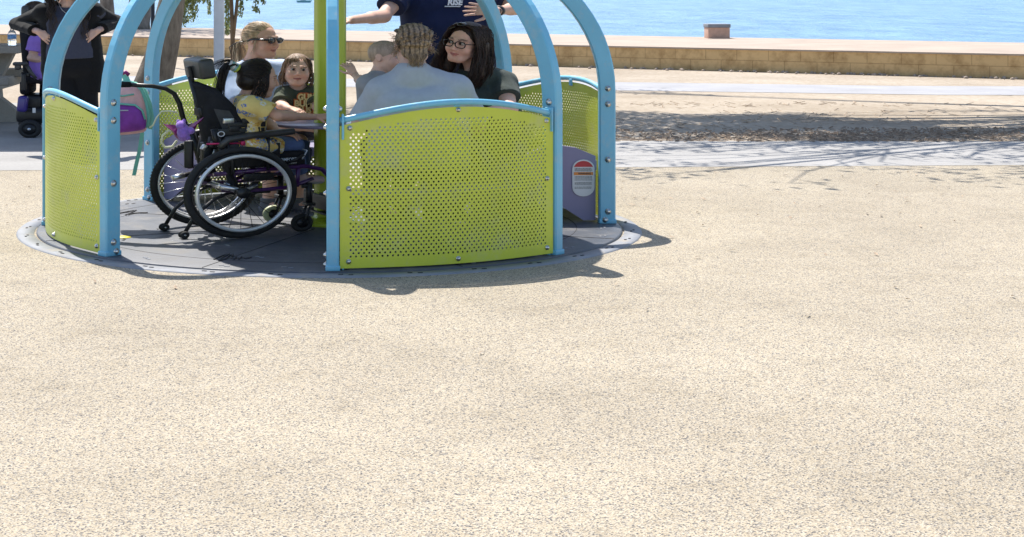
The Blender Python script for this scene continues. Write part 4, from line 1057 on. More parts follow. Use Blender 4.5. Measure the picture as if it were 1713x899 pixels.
        return b
    def cloth(s, name, fn, col, seed=0, amp=.0035, fr=22, mat='cloth', post=None, colfn=None, pad=.26):
        ks = list(s.j.values()); lo, hi = s.box(ks, pad*s.s*s.w); gr = Grid(lo, hi, s.h*1.1); fn(gr)
        if amp: gr.ripple(amp, fr, seed)
        if post: post(gr)
        V, Q = gr.mesh(); c = np.tile(A_(col), (len(V), 1))
        if colfn is not None: c = colfn(V, c)
        return np_obj(name, V, Q, M[mat], s.root, s.O, c)
    def tee(s, col, frac=.6, hem=None, g=.012, flare=.012, name="shirt", neck=.062, colfn=None, amp=.0035, seed=0, fr=22):
        j = s.j
        def fn(gr):
            s.torso(g, gr); gr.cap(j['neck']-s.spine*.02, j['neck']-s.spine*.07, .056*s.s+g, .062*s.s+g, .03)
            for n_ in 'AB': s.arm(gr, n_, g+.004, frac if not isinstance(frac, tuple) else frac['AB'.index(n_)], flare)
        def post(gr):
            h0 = j['pel']-s.spine*.06*s.s if hem is None else hem
            gr.plane(h0, -s.spine)
            gr.ell(j['neck']+s.spine*.035*s.s+s.f*.02*s.s, A_((1, 1, 1))*neck*s.s*1.15, None, .006, cut=True)
        return s.cloth(name, fn, col, seed, amp, fr, post=post, colfn=colfn)
    def pants(s, col, g=.012, to=1., name="trousers", seed=3, colfn=None, amp=.003):
        j = s.j; q = s.s
        def fn(gr):
            s.torso(g-.006, gr)
            for n_ in 'AB':
                gr.cap(j['pel']*.4+j['hip'+n_]*.6, j['hip'+n_], .10*q*s.w+g, .09*q+g, .03); gr.cap(j['hip'+n_], j['kn'+n_], .082*q+g, .058*q+g, .03)
                if to > 0: gr.cap(j['kn'+n_], j['kn'+n_]*(1-to)+j['an'+n_]*to, .057*q+g, .04*q+g+.006, .02, end=True)
        return s.cloth(name, fn, col, seed, amp, 26, post=lambda gr: gr.plane(j['pel']+s.spine*(.2 if name == 'leggings' else .1)*q, s.spine), colfn=colfn)
    def shoes(s, col, which='AB', name="shoe"):
        for n_ in which:
            a = s.j['an'+n_]; q = s.s; m = Grid(a-.3*q, a+.3*q, s.h*1.1); b = A_((a[0], a[1], a[2]-.055*q))
            m.cap(a+A_((0, 0, .01)), b+s.f*.0, .046*q, .044*q, .02); m.cap(b-s.f*.03*q, b+s.f*.15*q, .042*q, .036*q, .02); m.plane(b-A_((0, 0, .034*q)), (0, 0, -1)); m.plane(a+A_((0, 0, .02*q)), (0, 0, 1))
            V, Q = m.mesh(); c = np.tile(A_(col), (len(V), 1)); c[V[:, 2] < b[2]-.014*q] = (.45, .45, .46); np_obj(name, V, Q, M['cloth'], s.root, s.O, c)
    def hair(s, prims, cuts, strands, col, name="hair", var=.35, h=None, amp=.002, r0=.0035, seed=2, colfn=None):
        """prims/cuts in head units; strands: list of (points in head units, radius)"""
        H = s.H; rs = np.random.RandomState(seed); Vs = []; Qs = []; cs_ = []; nb = 0
        if prims:
            c = s.j['head']; ext = .3*s.hs; gr = Grid(c-ext, c+ext, h or s.h*.9)
            for p in prims:
                if p[0] == 'e': gr.ell(H(p[1]), A_(p[2])*s.hs, s.Rm, .012)
                else: gr.cap(H(p[1]), H(p[2]), p[3]*s.hs, p[4]*s.hs, .012)
            if amp: gr.ripple(amp, 90, seed)
            for p in cuts:
                if p[0] == 'e': gr.ell(H(p[1]), A_(p[2])*s.hs, s.Rm, .004, cut=True)
                else: gr.cap(H(p[1]), H(p[2]), p[3]*s.hs, p[4]*s.hs, .004, cut=True)
            V, Q = gr.mesh(); Vs.append(V); Qs.append(Q); nb = len(V)
            q = (V-c)@s.Rm/s.hs; an = np.arctan2(q[:, 0], -q[:, 1]+.001)
            st = .5+.5*np.sin(an*46+3*np.sin(q[:, 2]*60)+rs.normal(size=len(V))*.5); cc = A_(col)*(1-var*.6+var*1.1*st[:, None]); cs_.append(cc if colfn is None else colfn(q, cc))
        strands = list(strands)+[([A_(p)+rs.normal(0, .006, 3)*min(1, i/2) for i, p in enumerate(pts)], .0011) for pts, r_ in strands if rs.uniform() < .22]
        for pts, r_ in strands:
            pp = [Vector(H(p)) for p in pts]; fr = frames(pp); n_ = 4; L_ = len(pp); vs = []
            for i, (t_, u, w_) in enumerate(fr):
                q = r_*s.hs*(1-.75*i/(L_-1))
                for k in range(n_):
                    a = 1.5708*k; vs.append(pp[i]+u*math.cos(a)*q+w_*math.sin(a)*q)
            fs = [(nb+i*n_+k, nb+i*n_+(k+1) % n_, nb+(i+1)*n_+(k+1) % n_, nb+(i+1)*n_+k) for i in range(L_-1) for k in range(n_)]
            Vs.append(np.array([tuple(v) for v in vs])); Qs.append(np.array(fs)); nb += len(vs); cs_.append(np.tile(A_(col)*rs.uniform(1-var, 1+var), (len(vs), 1)))
        return np_obj(name, np.concatenate(Vs), np.concatenate(Qs), M['hair'], s.root, s.O, np.concatenate(cs_))
def gr_(g): return g
def np_faces_fix(): pass
pm_eye = pm("eye_white", (.42, .37, .34), .5, var=.03); pm_iris = pm("dark_iris", (.025, .015, .010), .35, var=.1)
def wavy(p, n, amp, rs, ph=None):
    """resample a polyline with waves"""
    p = [A_(q) for q in p]; out = []; ph = rs.uniform(0, 6.28) if ph is None else ph; m_ = len(p)-1
    for i in range(n+1):
        t = i/n*m_; k_ = min(int(t), m_-1); f = t-k_
        a, b, c, d = p[max(k_-1, 0)], p[k_], p[k_+1], p[min(k_+2, m_)]
        q = .5*((2*b)+(-a+c)*f+(2*a-5*b+4*c-d)*f*f+(-a+3*b-3*c+d)*f**3)
        out.append(q+A_((math.sin(ph+i*1.1), math.cos(ph*1.7+i*.9), 0))*amp*min(1, i/3))
    return out

# --- woman with sunglasses on the far bench
LT = (.56, .36, .28)
f = Fig("blonde woman in dark sunglasses and pale blue tee seated on the far bench", (-.58, 1.3, 0), 1.06, 1.08, 1.05, seed=1)
f.set(head=(437, 68, 1.25), neck=(425, 106, 1.3), pel=(418, 238, 1.45), shA=(388, 124, 1.12), shB=(470, 116, 1.5), elA=(412, 196, .85), wrA=(500, 214, .62), elB=(500, 190, 1.45), wrB=(540, 212, 1.0), knA=(455, 258, .78), knB=(500, 256, .9), anA=(450, 336, .72), anB=(500, 335, .8))
f.auto((.5, -.8)); f.Rm = head_frame((.82, -.56, -.08))
f.body((.70, .41, .30), [('A', (.95, -.1, -.1), (0, -.3, 1)), ('B', (.6, -.8, -.2), (0, 0, 1))], brow=(.25, .16, .1), blush=.6, face=False)
f.tee((.50, .60, .78), .62, g=.014)
f.pants((.02, .025, .05), to=.35, name="shorts"); f.shoes((.13, .135, .15), 'AB')
def slick(a, tie, back=.13):
    sx, cz = math.sin(a), math.cos(a); y0 = .046-.03*max(0, abs(a)-.7)
    def on(y, o): q = math.sqrt(max(.05, 1-((y+.018)/.1)**2)); return (.0785*q*sx+o*sx, y, .034+.0925*q*cz+o*cz)
    return [on(y0, -.003), on(y0-.03, .006), on(-.03, .009), on(-.085, .006), tuple(.25*u+.75*v for u, v in zip(on(-.1, .004), tie)), tie]
rs = np.random.RandomState(3); st = []
for k in range(230):
    st.append((wavy(slick(rs.uniform(-1.75, 1.75), (0, -.125, -.02)), 10, .004, rs), .0034))
for k in range(70):
    x = rs.normal(0, .014); y = rs.normal(0, .012); st.append((wavy([(x*.5, -.118, -.015), (x, -.15+y, -.04), (x*1.4, -.145+y*1.5, -.10), (x*1.6, -.125+y*1.6, -.17-rs.uniform(0, .05))], 8, .004, rs), .0035))
for k in range(12): st.append((wavy([(.06, .03, .05), (.075+rs.uniform(0, .01), .02, -.02), (.07, .0+rs.uniform(-.02, .02), -.1)], 7, .004, rs), .0018))
f.hair([('e', (0, -.029, .039), (.081, .094, .092)), ('e', (0, -.125, -.025), (.024, .026, .024))], [('c', (-.1, .045, -.05), (.1, .045, -.05), .06, .06), ('c', (-.2, -.004, -.02), (.2, -.004, -.02), .033, .033), ('e', (0, .03, -.13), (.1, .12, .09))], st, (.56, .40, .25), var=.6)
m = MB(f.xf()); w3 = Matrix(f.Rm.tolist())
for x in (-1, 1): m.ell(f.H((x*.035, .099, .009)), A_((.033, .011, .023))*f.hs, w3, 0, 22, 12)
sg = m.build("sunglasses", M['lens'], f.root)
m = MB(f.xf()); m.tube([f.H(p) for p in ((-.064, .098, .018), (-.03, .109, .03), (0, .112, .022), (.03, .109, .03), (.064, .098, .018))], .0032*f.hs, 6)
for x in (-1, 1): m.tube([f.H(p) for p in ((x*.064, .098, .016), (x*.078, .07, .016), (x*.084, .0, .012), (x*.083, -.03, -.004))], .008*f.hs, 6)
m.build("sunglass_frame", M['frame'], sg)
m = MB(f.xf()); m.tube([f.H(p) for p in ((.083, -.03, -.002), (.10, -.09, -.02), (.10, -.14, -.06), (.07, -.15, -.11))], .003, 6); m.build("sunglass_cord", M['frame'], sg)

# --- toddler in olive tee on her lap
f = Fig("long haired toddler in an olive tee with orange print, on the sunglasses woman's lap", (-.3, .85, .0), .93, .70, 1.08, h=.005, seed=2)
f.set(head=(497, 118, .92), neck=(499, 148, .98), pel=(502, 215, 1.05), shA=(477, 156, .95), shB=(523, 156, .95), elA=(470, 176, .78), wrA=(484, 181, .62), elB=(532, 180, .8), wrB=(540, 190, .6))
f.auto((.1, -1)); f.Rm = head_frame((.10, -1, .02), .06); f.gaze = -.002
f.body((.76, .47, .36), [('A', (.8, -.5, -.3), (0, -.3, 1), .3), ('B', (.3, -.9, 0), (0, 0, 1))], brow=(.22, .14, .09), jaw=1.12, cheek=.25, blush=.6)
sh = f.tee((.075, .085, .058), .75, g=.012)
for (tx, y, sz) in (("GUM", 163, .046), ("BUMN", 174, .05), ("RUST", 185, .046)):
    text(tx, sz*1.3, P(513, y, f.O.y-.02), (1, 0, 0), (0, 0, 1), pm("cream_print", (.72, .55, .25), .8), sh, "shirt_print", bold=.003, ext=.01)
    text(tx, sz*1.3, P(513, y, f.O.y-.008), (1, 0, 0), (0, 0, 1), pm("orange_print", (.62, .16, .05), .8), sh, "shirt_print", bold=.011, ext=.006)
f.pants((.1, .1, .12), to=.9); f.shoes((.4, .4, .4))
rs = np.random.RandomState(5); st = []
for k in range(230):
    a = rs.uniform(-2.6, 2.6); sx = math.sin(a); y0 = -math.cos(a)
    if abs(a) > 2.05: b_ = rs.uniform(-1, 1); st.append((wavy([(.02, -.01, .132), (.02+b_*.05, .045, .112-.015*abs(b_)), (.015+b_*.07, .072-.02*abs(b_), .088-.02*abs(b_)), (b_*.084, .074-.035*abs(b_), .072-.05*abs(b_)-rs.uniform(0, .02))], 7, .003, rs), .003))
    else: st.append((wavy([(0, -.01, .125), (sx*.075, y0*.085+.0, .09), (sx*.092, y0*.1-.005, .0), (sx*(.094+rs.uniform(0, .02)), y0*.1-.005, -.06), (sx*(.085+rs.uniform(0, .03)), y0*.095, -.11-rs.uniform(0, .03))], 8, .005, rs), .0035))
f.hair([('e', (0, -.029, .041), (.086, .099, .097)), ('c', (-.07, -.03, 0), (-.065, -.03, -.08), .03, .022), ('c', (.07, -.03, 0), (.065, -.03, -.08), .03, .022)], [('c', (-.1, .06, -.04), (.1, .06, -.04), .05, .05)], st, (.27, .165, .095), var=.5)

# --- girl in the wheelchair
f = Fig("dark haired girl in a yellow printed top sitting in the manual wheelchair", (-.68, -.38, 0), .98, .80, 1.0, h=.0055, seed=3)
f.set(head=(432, 132, -.33), neck=(413, 166, -.33), pel=(408, 236, -.4), shA=(418, 176, -.02), shB=(420, 176, -.62), elB=(466, 194, -.62), wrB=(527, 196, -.38), elA=(445, 205, -.1), wrA=(468, 222, -.32), hipA=(410, 240, -.28), hipB=(412, 243, -.52), knA=(500, 236, .05), knB=(490, 243, -.3), anA=(505, 292, .1), anB=(500, 292, -.16))
f.auto((.9, .42)); f.Rm = head_frame((.93, .34, -.18), -.06)
f.body((.68, .40, .29), [('B', (1, .1, .05), (.0, -.6, .8), .2), ('A', (.95, -.1, -.15), (0, -.3, 1), .4)], brow=(.04, .025, .02), face=False, blush=.3)
rs = np.random.RandomState(9); fl = A_((-.16, -.25, .45))+rs.uniform(0, 1, (1000, 3))*A_((.6, .5, .62)); fc = [(.10, .17, .45), (.05, .22, .55), (.62, .30, .06), (.75, .74, .70), (.03, .05, .12), (.70, .64, .5)]
def flower(V, c):
    c = c.copy(); fl = V[rs.randint(0, len(V), 190)]
    for i, p in enumerate(fl):
        d = np.linalg.norm((V-p)*A_((1, 1, 1.2)), axis=1); r_ = rs.uniform(.013, .026); m_ = (d < r_)&(np.sin(np.arctan2(V[:, 2]-p[2], V[:, 0]-p[0])*5+i) > -.6); c[m_] = fc[i % 6]; c[d < r_*.35] = (.7, .55, .1)
    return c
f.tee((.80, .60, .21), .72, g=.013, flare=.014, colfn=flower, neck=.05, hem=f.j['pel']-f.spine*.02)
f.pants((.10, .155, .33), to=.92, g=.010, name="jeans")
f.shoes((.55, .40, .38), 'AB')
# the top's printed skirt spread over the cushion
def skirt(gr): gr.cap(f.j['hipB']+A_((.02, -.01, .0)), f.j['hipB']+(f.j['knB']-f.j['hipB'])*.72+A_((0, -.035, -.01)), .098, .06, .02, end=True)
f.cloth("skirt", skirt, (.70, .50, .16), 5, .006, 30, colfn=flower)
st = []
for k in range(210):
    st.append((wavy([A_(q)*A_((1.04, 1, 1.03)) for q in slick(rs.uniform(-2.0, 2.0), (0, -.125, .05))], 10, .005, rs), .0036))
for k in range(120):
    x = rs.normal(0, .02); e = rs.uniform(0, 1); y = -.165-rs.uniform(0, .035); st.append((wavy([(x*.4, -.115, .05), (x*.7, -.15, .075+.01*e), (x*1.2, y-.01, .04+.02*e), (x*1.5, y-.012, -.06), (x*1.6, y+.01-.02*e, -.16-rs.uniform(0, .06))], 9, .004, rs), .0035))
for k in range(26): e = rs.uniform(0, 1); st.append((wavy([(0, -.12, .06), (rs.normal(0, .01), -.17, .09+.02*e), (rs.normal(0, .02), -.215, .08+.03*e), (rs.normal(0, .03), -.245-.03*e, .03+.05*e)], 7, .003, rs), .0022))
for k in range(75): y = rs.uniform(-.05, .03); st.append((wavy([(.07, y, .06), (.086, y+.005, .0), (.08, y+.01, -.06), (.06+rs.uniform(0, .03), y+.0, -.12-rs.uniform(0, .07))], 7, .004, rs), .0025))
f.hair([('e', (0, -.026, .041), (.084, .098, .095)), ('e', (0, -.13, .05), (.022, .025, .022)), ('e', (0, -.045, -.02), (.078, .07, .075))], [('c', (-.1, .06, -.04), (.1, .06, -.04), .05, .05), ('e', (0, .02, -.135), (.1, .12, .06))], st, (.020, .013, .011), var=.6)
m = MB(f.xf())
for k in range(5): q = -.128-.012*k; m.torus(f.H((0, q, .052+.006*k)), f.Rm@A_((0, -1, .35)), .024*f.hs, .008*f.hs, 18, 6, m=(1 if k % 2 else (2 if k == 0 else 0)))
m.build("hair_band", [M['paper'], M['boatm'], pm("lime_elastic", (.5, .6, .1), .7)], f.root)

# --- bald toddler reaching for the pole
f = Fig("toddler with a shaved head and one hand on the green pole", (.2, -.85, 0), .87, .68, 1.05, h=.005, seed=4)
f.set(head=(646, 96, -.8), neck=(634, 124, -.8), pel=(632, 200, -.85), shA=(618, 140, -.92), shB=(648, 138, -.62), elA=(606, 137, -.72), wrA=(594, 126, -.5), elB=(655, 165, -.5), wrB=(640, 180, -.4))
f.auto((.4, .9)); f.Rm = head_frame((.86, -.42, -.05), -.05)
f.body((.74, .47, .365), [('A', (-.45, .3, .85), (.3, -.9, .2), .35), ('B', (.3, .9, 0), (0, 0, 1))], brow=(.3, .2, .14), jaw=1.1, cheek=.2, blush=.5)
f.tee((.33, .33, .34), .2, neck=.07); f.pants((.08, .09, .12), to=.9); f.shoes((.3, .3, .3))
f.hair([('e', (0, -.014, .034), (.0785, .0985, .0925))], [('e', (0, .10, -.045), (.085, .10, .115)), ('c', (-.2, -.012, -.03), (.2, -.012, -.03), .034, .034), ('e', (0, .0, -.13), (.12, .12, .07))], [], (.50, .37, .28), var=.1, amp=0)

# --- braided person in grey tee, back to us
f = Fig("person with curly light brown braids in a heather grey tee, seen from behind", (.45, -1.3, 0), 1.06, 1.16, 1.12, seed=5)
f.set(head=(690, 78, -1.22), neck=(690, 116, -1.28), pel=(700, 262, -1.3), shA=(642, 150, -1.28), shB=(760, 147, -1.28), elA=(606, 205, -1.2), wrA=(622, 200, -.75), elB=(796, 212, -1.2), wrB=(760, 225, -.8))
f.auto((-.1, 1)); f.Rm = head_frame((-.12, 1, -.12))
f.body((.64, .41, .33), [('A', (.3, .9, 0), (0, 0, 1)), ('B', (-.3, .9, 0), (0, 0, 1))], face=True, blush=.5)
f.tee((.41, .435, .475), .9, g=.016, flare=.01, neck=.05, amp=.006, fr=8); f.pants((.05, .06, .1), to=.95); f.shoes((.2, .2, .2))
rs = np.random.RandomState(12); st = []; pr = [('e', (0, -.026, .038), (.082, .096, .092)), ('e', (0, -.06, -.035), (.060, .048, .055))]
for i, x in enumerate((-.068, -.045, -.02, .004, .028, .052, .074)):
    for k in range(13):
        t = min(1, (k+.5*(i % 2)+rs.uniform(-.2, .2))/12); an = 1.9*t-.25; z = .03+.104*math.cos(an); y = -.015-.112*math.sin(an); sx = x*(1-.35*max(0, t-.45)); sc2 = math.sqrt(max(.1, 1-(sx/.088)**2)); y = -.026-.098*math.sin(an)*sc2; z = .036+.094*math.cos(an)*sc2-.03*max(0, t-.8)*5; px_ = sx+(.006 if k % 2 else -.006); pr.append(('e', (px_, y, z), (.0105, .0115, .0085)))
    for k in range(16): t = rs.uniform(.2, 1.); an = 1.9*t-.25; sc2 = math.sqrt(1-(x*.85/.088)**2); b = A_((x*.85, -.026-.102*math.sin(an)*sc2, .036+.096*math.cos(an)*sc2)); st.append((wavy([b, b+rs.normal(0, .007, 3)+A_((0, -.006, -.006)), b+rs.normal(0, .011, 3)+A_((0, -.006, -.02))], 6, .005, rs), .0015))
for k in range(130):
    sd = rs.choice((-1, 1)); b = A_((sd*rs.uniform(.06, .082), rs.uniform(-.07, .03), rs.uniform(-.04, .07))); o = A_((sd*rs.uniform(.0, .035), rs.normal(0, .015), rs.uniform(-.03, .02)))
    st.append((wavy([b, b+o*.6, b+o+A_((0, 0, rs.normal(0, .014)))], 7, .006, rs), .0015))
def plait(q, c):
    xs = A_((-.068, -.045, -.02, .004, .028, .052, .074)); d = np.abs(q[:, :1]-xs[None, :]*np.where(q[:, 2:3] > .03, 1, .85)).min(1); an = np.arctan2(-q[:, 1]-.02, q[:, 2]-.03)
    return c*np.where(d > .0075, .28, 1.)[:, None]*(.72+.4*np.abs(np.sin(an*20+q[:, 0]*60)))[:, None]
for k in range(70): x = rs.uniform(-.05, .055); st.append((wavy([(x, -.106, -.05), (x*.75, -.108, -.085), (x*.5+rs.normal(0, .008), -.10, -.115-rs.uniform(0, .02))], 7, .004, rs), .0022))
f.hair(pr, [('c', (-.1, .06, -.04), (.1, .06, -.04), .05, .05), ('c', (-.2, .0, -.025), (.2, .0, -.025), .03, .03)], st, (.36, .245, .15), var=.5, amp=.0015, colfn=plait)

# --- woman with glasses
f = Fig("dark haired woman in black framed glasses and a dark green tee", (1.05, .6, 0), 1.12, 1.12, 1.05, h=.0055, seed=6)
f.set(head=(778, 72, .5), neck=(797, 112, .62), pel=(822, 250, .75), shA=(762, 146, .65), shB=(842, 136, .7), elA=(765, 205, .45), wrA=(735, 212, .1), elB=(852, 182, .42), wrB=(800, 190, .05))
f.auto((-.75, -.6)); f.Rm = head_frame((-.56, -.83, -.08), .2); f.gaze = .006
f.body((.84, .50, .395), [('A', (-.9, -.4, 0), (0, 0, 1)), ('B', (-.9, -.4, 0), (0, 0, 1))], brow=(.06, .03, .025), lip=(.50, .14, .14), jaw=1.06, cheek=.1, blush=.45)
f.tee((.052, .066, .060), .6, g=.014, amp=.008, fr=14); f.pants((.03, .03, .05), to=.95); f.shoes((.05, .05, .05))
rs = np.random.RandomState(15); st = []
for sd in (-1, 1):
    for k in range(380):
        y = rs.uniform(-.1, .055); e = rs.uniform(0, 1); w_ = .02*rs.uniform(0, 1)**1.5; fw = .045*e if y > -.02 else 0
        st.append((wavy([(.012+sd*.006, y*.55+.01, .124), (sd*.06, y*.9, .108), (sd*.09, y, .04), (sd*(.094+w_), y-.004, -.05), (sd*(.098+w_*1.6), y+fw*.6, -.13), (sd*(.088+w_*2), y+fw, -.21), (sd*(.07+w_*2-.03*e), y+fw*1.5, -.27-.06*e)], 14, .009, rs), .0027))
for k in range(110):
    x = rs.uniform(-.085, .085); st.append((wavy([(x*.4, -.03, .124), (x*.8, -.095, .085), (x, -.118, .0), (x*1.1, -.125, -.1), (x*1.15, -.12, -.2-rs.uniform(0, .08))], 10, .005, rs), .0032))
f.hair([('e', (0, -.024, .042), (.087, .099, .096)), ('c', (-.075, -.04, .0), (-.088, -.02, -.19), .036, .042), ('c', (.075, -.04, .0), (.088, -.02, -.19), .036, .042), ('c', (0, -.085, .0), (0, -.085, -.18), .05, .05)], [('c', (-.03, .075, -.04), (.03, .075, -.04), .05, .05)], st, (.042, .021, .016), var=.8)
m = MB(f.xf())
for x in (-1, 1):
    lp = []
    for k in range(24):
        a = 2*math.pi*k/24; ca, sa = math.cos(a), math.sin(a)
        lp.append(f.H((x*.034+.0275*math.copysign(abs(ca)**.75, ca), .1065-.05*(abs(x*.034+.0275*ca)-.01)**2*20*.6, .006+.0205*math.copysign(abs(sa)**.8, sa))))
    m.tube(lp, .0029*f.hs, 6, closed=True); m.tube([f.H(p) for p in ((x*.061, .1, .016), (x*.08, .075, .014), (x*.088, .0, .01))], .003*f.hs, 6)
m.tube([f.H(p) for p in ((-.008, .108, .01), (0, .112, .013), (.008, .108, .01))], .003*f.hs, 6)
m.build("glasses", M['frame'], f.root)
m = MB(f.xf())
for x in (.012, .062): m.ell(f.H((x, .045-.5*(x-.03)**2*20*.1, .128-(.03 if x > .05 else 0))), A_((.026, .020, .009))*f.hs, w3 if False else Matrix(f.Rm.tolist())@Matrix.Rotation(.5 if x > .05 else .1, 3, 'Y')@Matrix.Rotation(-.5, 3, 'X'), 0, 18, 10)
m.tube([f.H(p) for p in ((-.016, .05, .126), (.012, .058, .137), (.04, .055, .128), (.075, .04, .098), (.091, .0, .06), (.094, -.04, .03))], .0035*f.hs, 6)
m.build("sunglasses", M['lens'], f.root)

# --- standing man in navy
f = Fig("standing man in a navy tee printed RISE with one arm stretched to the pole", (.95, 2.4, 0), 1.1, 1.22, 1.35, h=.007, seed=7)
f.set(head=(752, -95, 2.35), neck=(750, -42, 2.4), pel=(752, 122, 2.45), shA=(676, -14, 2.35), shB=(826, -12, 2.4), elA=(640, 28, 2.0), wrA=(588, 34, 1.4), elB=(868, 14, 2.15), wrB=(828, 19, 1.75), knA=(722, 265, 2.4), knB=(785, 265, 2.4), anA=(716, 361, 2.45), anB=(790, 361, 2.45))
f.auto((-.1, -1)); f.extra = [(f.J(720, 85, 2.3), f.J(785, 85, 2.3), .16, .16), (f.J(735, 50, 2.3), f.J(770, 50, 2.3), .16, .16)]; f.Rm = head_frame((-.3, -.9, -.25))
f.body((.60, .37, .28), [('A', (-.8, -.5, 0), (0, 0, 1)), ('B', (-.95, -.2, .12), (.1, .9, .2), .12, 1.6)], brow=(.1, .07, .05))
sh = f.tee((.012, .018, .055), .62, g=.018, flare=.02, amp=.012, fr=11, hem=f.j['pel']-A_((0, 0, .16)))
f.pants((.03, .035, .05), to=1.); f.shoes((.05, .05, .05))
f.hair([('e', (0, -.015, .036), (.081, .1, .094))], [('e', (0, .10, -.04), (.085, .1, .115)), ('c', (-.2, -.012, -.03), (.2, -.012, -.03), .034, .034)], [], (.06, .04, .03), var=.4)
m = MB(f.xf()); w_ = f.j['wrB']; d = f.j['elB']-w_; d /= np.linalg.norm(d); c = w_+d*.045
m.tube([Vector(c+d*t) for t in (-.012, .012)], [.041, .043], 20); m.ell(Vector(c+A_((0, -.042, .0))), (.018, .008, .02)); m.build("wrist_watch", M['black'], f.root)
chest_y = f.J(757, 5, 2.4)
def raycast_y(o, px, py):
    from mathutils.bvhtree import BVHTree
    bv = BVHTree.FromPolygons([wloc(o)+v.co for v in o.data.vertices], [p.vertices[:] for p in o.data.polygons])
    src = Vector((XC, -D, H)); d = (P(px, py, 3)-src).normalized(); h_ = bv.ray_cast(src, d); return h_
def decal(o, txt, px, py, size, mat, name, shear=0., bold=.002, tilt=0.):
    h_ = raycast_y(o, px, py)
    if h_[0] is None: return
    n_ = h_[1]; n_ = n_ if n_.y < 0 else -n_; n_.z *= .5; n_.normalize(); up = Vector((0, 0, 1)); up = (up-n_*up.dot(n_)).normalized(); rt = up.cross(n_)
    text(txt, size, h_[0]+n_*.012, rt, up, mat, o, name, shear=shear, bold=bold, ext=.004)
decal(sh, "RISE", 760, 5, .068, M['paper'], "shirt_logo", .25, .003)
decal(sh, "FOUNDATION", 757, 12, .018, M['strapw'], "shirt_logo", .2, .0005) if False else None
m = MB(); h_ = raycast_y(sh, 757, 11)
if h_[0]: m.box(h_[0]+Vector((-.0, -.012, 0)), (.13, .008, .008)); m.build("shirt_logo", M['strapw'], sh)

# --- woman in black at left
f = Fig("standing woman in black cardigan and leggings, hands on hips, with long curly hair", (-2.75, 5.3, 0), 1.06, 1.08, 1.0, h=.007, seed=8)
f.set(head=(114, -24, 5.25), neck=(114, 6, 5.3), pel=(122, 112, 5.35), shA=(76, 20, 5.3), shB=(154, 18, 5.3), elA=(30, 40, 5.6), wrA=(64, 53, 5.2), elB=(192, 36, 5.6), wrB=(164, 51, 5.2), knA=(118, 180, 5.3), knB=(148, 180, 5.35), anA=(118, 243, 5.4), anB=(150, 243, 5.4))
f.auto((.0, -1)); f.Rm = head_frame((.2, -1, -.1))
f.body((.60, .38, .30), [('A', (.75, -.2, -.65), (0, -1, .2), .35), ('B', (-.75, -.2, -.65), (0, -1, .2), .35)], brow=(.05, .03, .02))
f.tee((.050, .055, .085), .3, g=.016, flare=0, amp=.002, hem=f.J(120, 97, 5.3), neck=.075)
f.pants((.010, .010, .012), to=1., g=.012, name="leggings"); f.shoes((.02, .02, .02))
def cardi(gr):
    s_ = f
    for n_ in 'AB':
        f.arm(gr, n_, .022, 1.86, .008); ch = (f.j['shA']+f.j['shB'])/2*.4+f.j['sh'+n_]*.6-f.spine*.08
        gr.cap(f.j['sh'+n_], ch, .088, .105, .03); gr.cap(f.j['neck']-f.f*.02, f.j['sh'+n_], .07, .078, .03); b = f.j['hip'+n_]+(f.lat*(.05 if n_ == 'B' else -.05)); gr.cap(ch, b, .115, .10, .03); gr.cap(b, b-A_((0, 0, .26)), .10, .08, .02, end=True)
    gr.cap(f.j['neck']+f.f*-.05, f.j['pel']-f.f*.05, .09, .12, .03)
def cpost(gr):
    c = f.J(118, 40, 5.3); gr.cap(c+f.f*.16+A_((0, 0, .1)), f.J(122, 260, 5.3)+f.f*.16, .125, .17, .01, cut=True); gr.ell(f.j['neck']+A_((0, 0, .05)), (.085, .085, .085), None, .006, cut=True)
f.cloth("cardigan", cardi, (.009, .009, .010), 2, .005, 20, post=cpost)
rs = np.random.RandomState(22); st = []
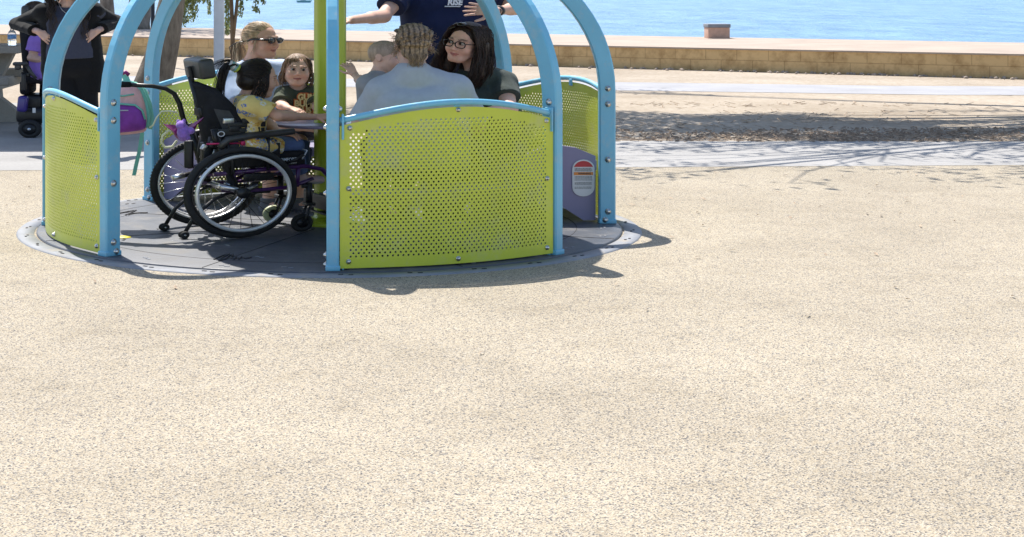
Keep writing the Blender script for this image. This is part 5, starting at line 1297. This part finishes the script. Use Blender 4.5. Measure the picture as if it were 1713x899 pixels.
for k in range(260):
    sd = -1 if k % 4 else 1; y = rs.uniform(-.09, .06); e = rs.uniform(0, 1); w_ = rs.uniform(0, .055)
    st.append((wavy([(sd*.005, y*.6, .12), (sd*.07, y, .1), (sd*.095, y, .0), (sd*(.10+w_), y+.03*e, -.1), (sd*(.095+w_), y+.09*e, -.2), (sd*(.085+w_), y+.12*e, -.32), (sd*(.08+w_), y+.12*e, -.38-.12*e)], 26, .014, rs), .0042))
f.hair([('e', (0, -.02, .038), (.088, .104, .097)), ('c', (-.08, -.03, .0), (-.12, .05, -.22), .04, .045)], [('e', (0, .10, -.035), (.07, .105, .118))], st, (.028, .017, .013), var=.8)
m = MB(f.xf()); m.tube([f.j['neck']+A_((x, -.07-.02*(1-abs(x)*12), z)) for x, z in ((-.06, .0), (-.035, -.06), (0, -.1), (.035, -.06), (.06, .0))], .003, 6); m.build("necklace", M['alu'], f.root)

# --- child in the power chair
f = Fig("child in a purple top sitting in the power wheelchair", (-3.1, Yw, 0), 1.0, .95, 1.1, h=.008, seed=9)
f.set(head=(62, 22, Yw), neck=(64, 50, Yw), pel=(72, 122, Yw), shA=(66, 68, Yw+.3), shB=(62, 68, Yw-.28), elA=(62, 104, Yw+.3), wrA=(85, 108, Yw+.2), elB=(54, 97, Yw-.3), wrB=(80, 104, Yw-.28), hipA=(74, 124, Yw+.15), hipB=(72, 124, Yw-.18), knA=(112, 126, Yw+.15), knB=(96, 126, Yw-.18), anA=(124, 178, Yw+.15), anB=(104, 176, Yw-.18))
f.auto((1, 0)); f.Rm = head_frame((1, -.1, -.1)); f.body((.55, .36, .29), [('B', (1, 0, 0), (0, 0, 1)), ('A', (1, 0, 0), (0, 0, 1))])
f.tee((.27, .16, .55), .62, g=.014)
f.pants((.10, .045, .16), to=0, name="shorts", colfn=lambda V, c: np.where((np.sin(V[:, :1]*90)*np.sin(V[:, 2:]*80) > .3), A_((.32, .22, .5)), c)); f.shoes((.5, .45, .5))
f.hair([('e', (0, -.02, .038), (.086, .102, .096)), ('e', (0, -.06, -.06), (.07, .06, .1))], [('e', (0, .10, -.035), (.07, .1, .118))], [], (.05, .03, .02), var=.4)
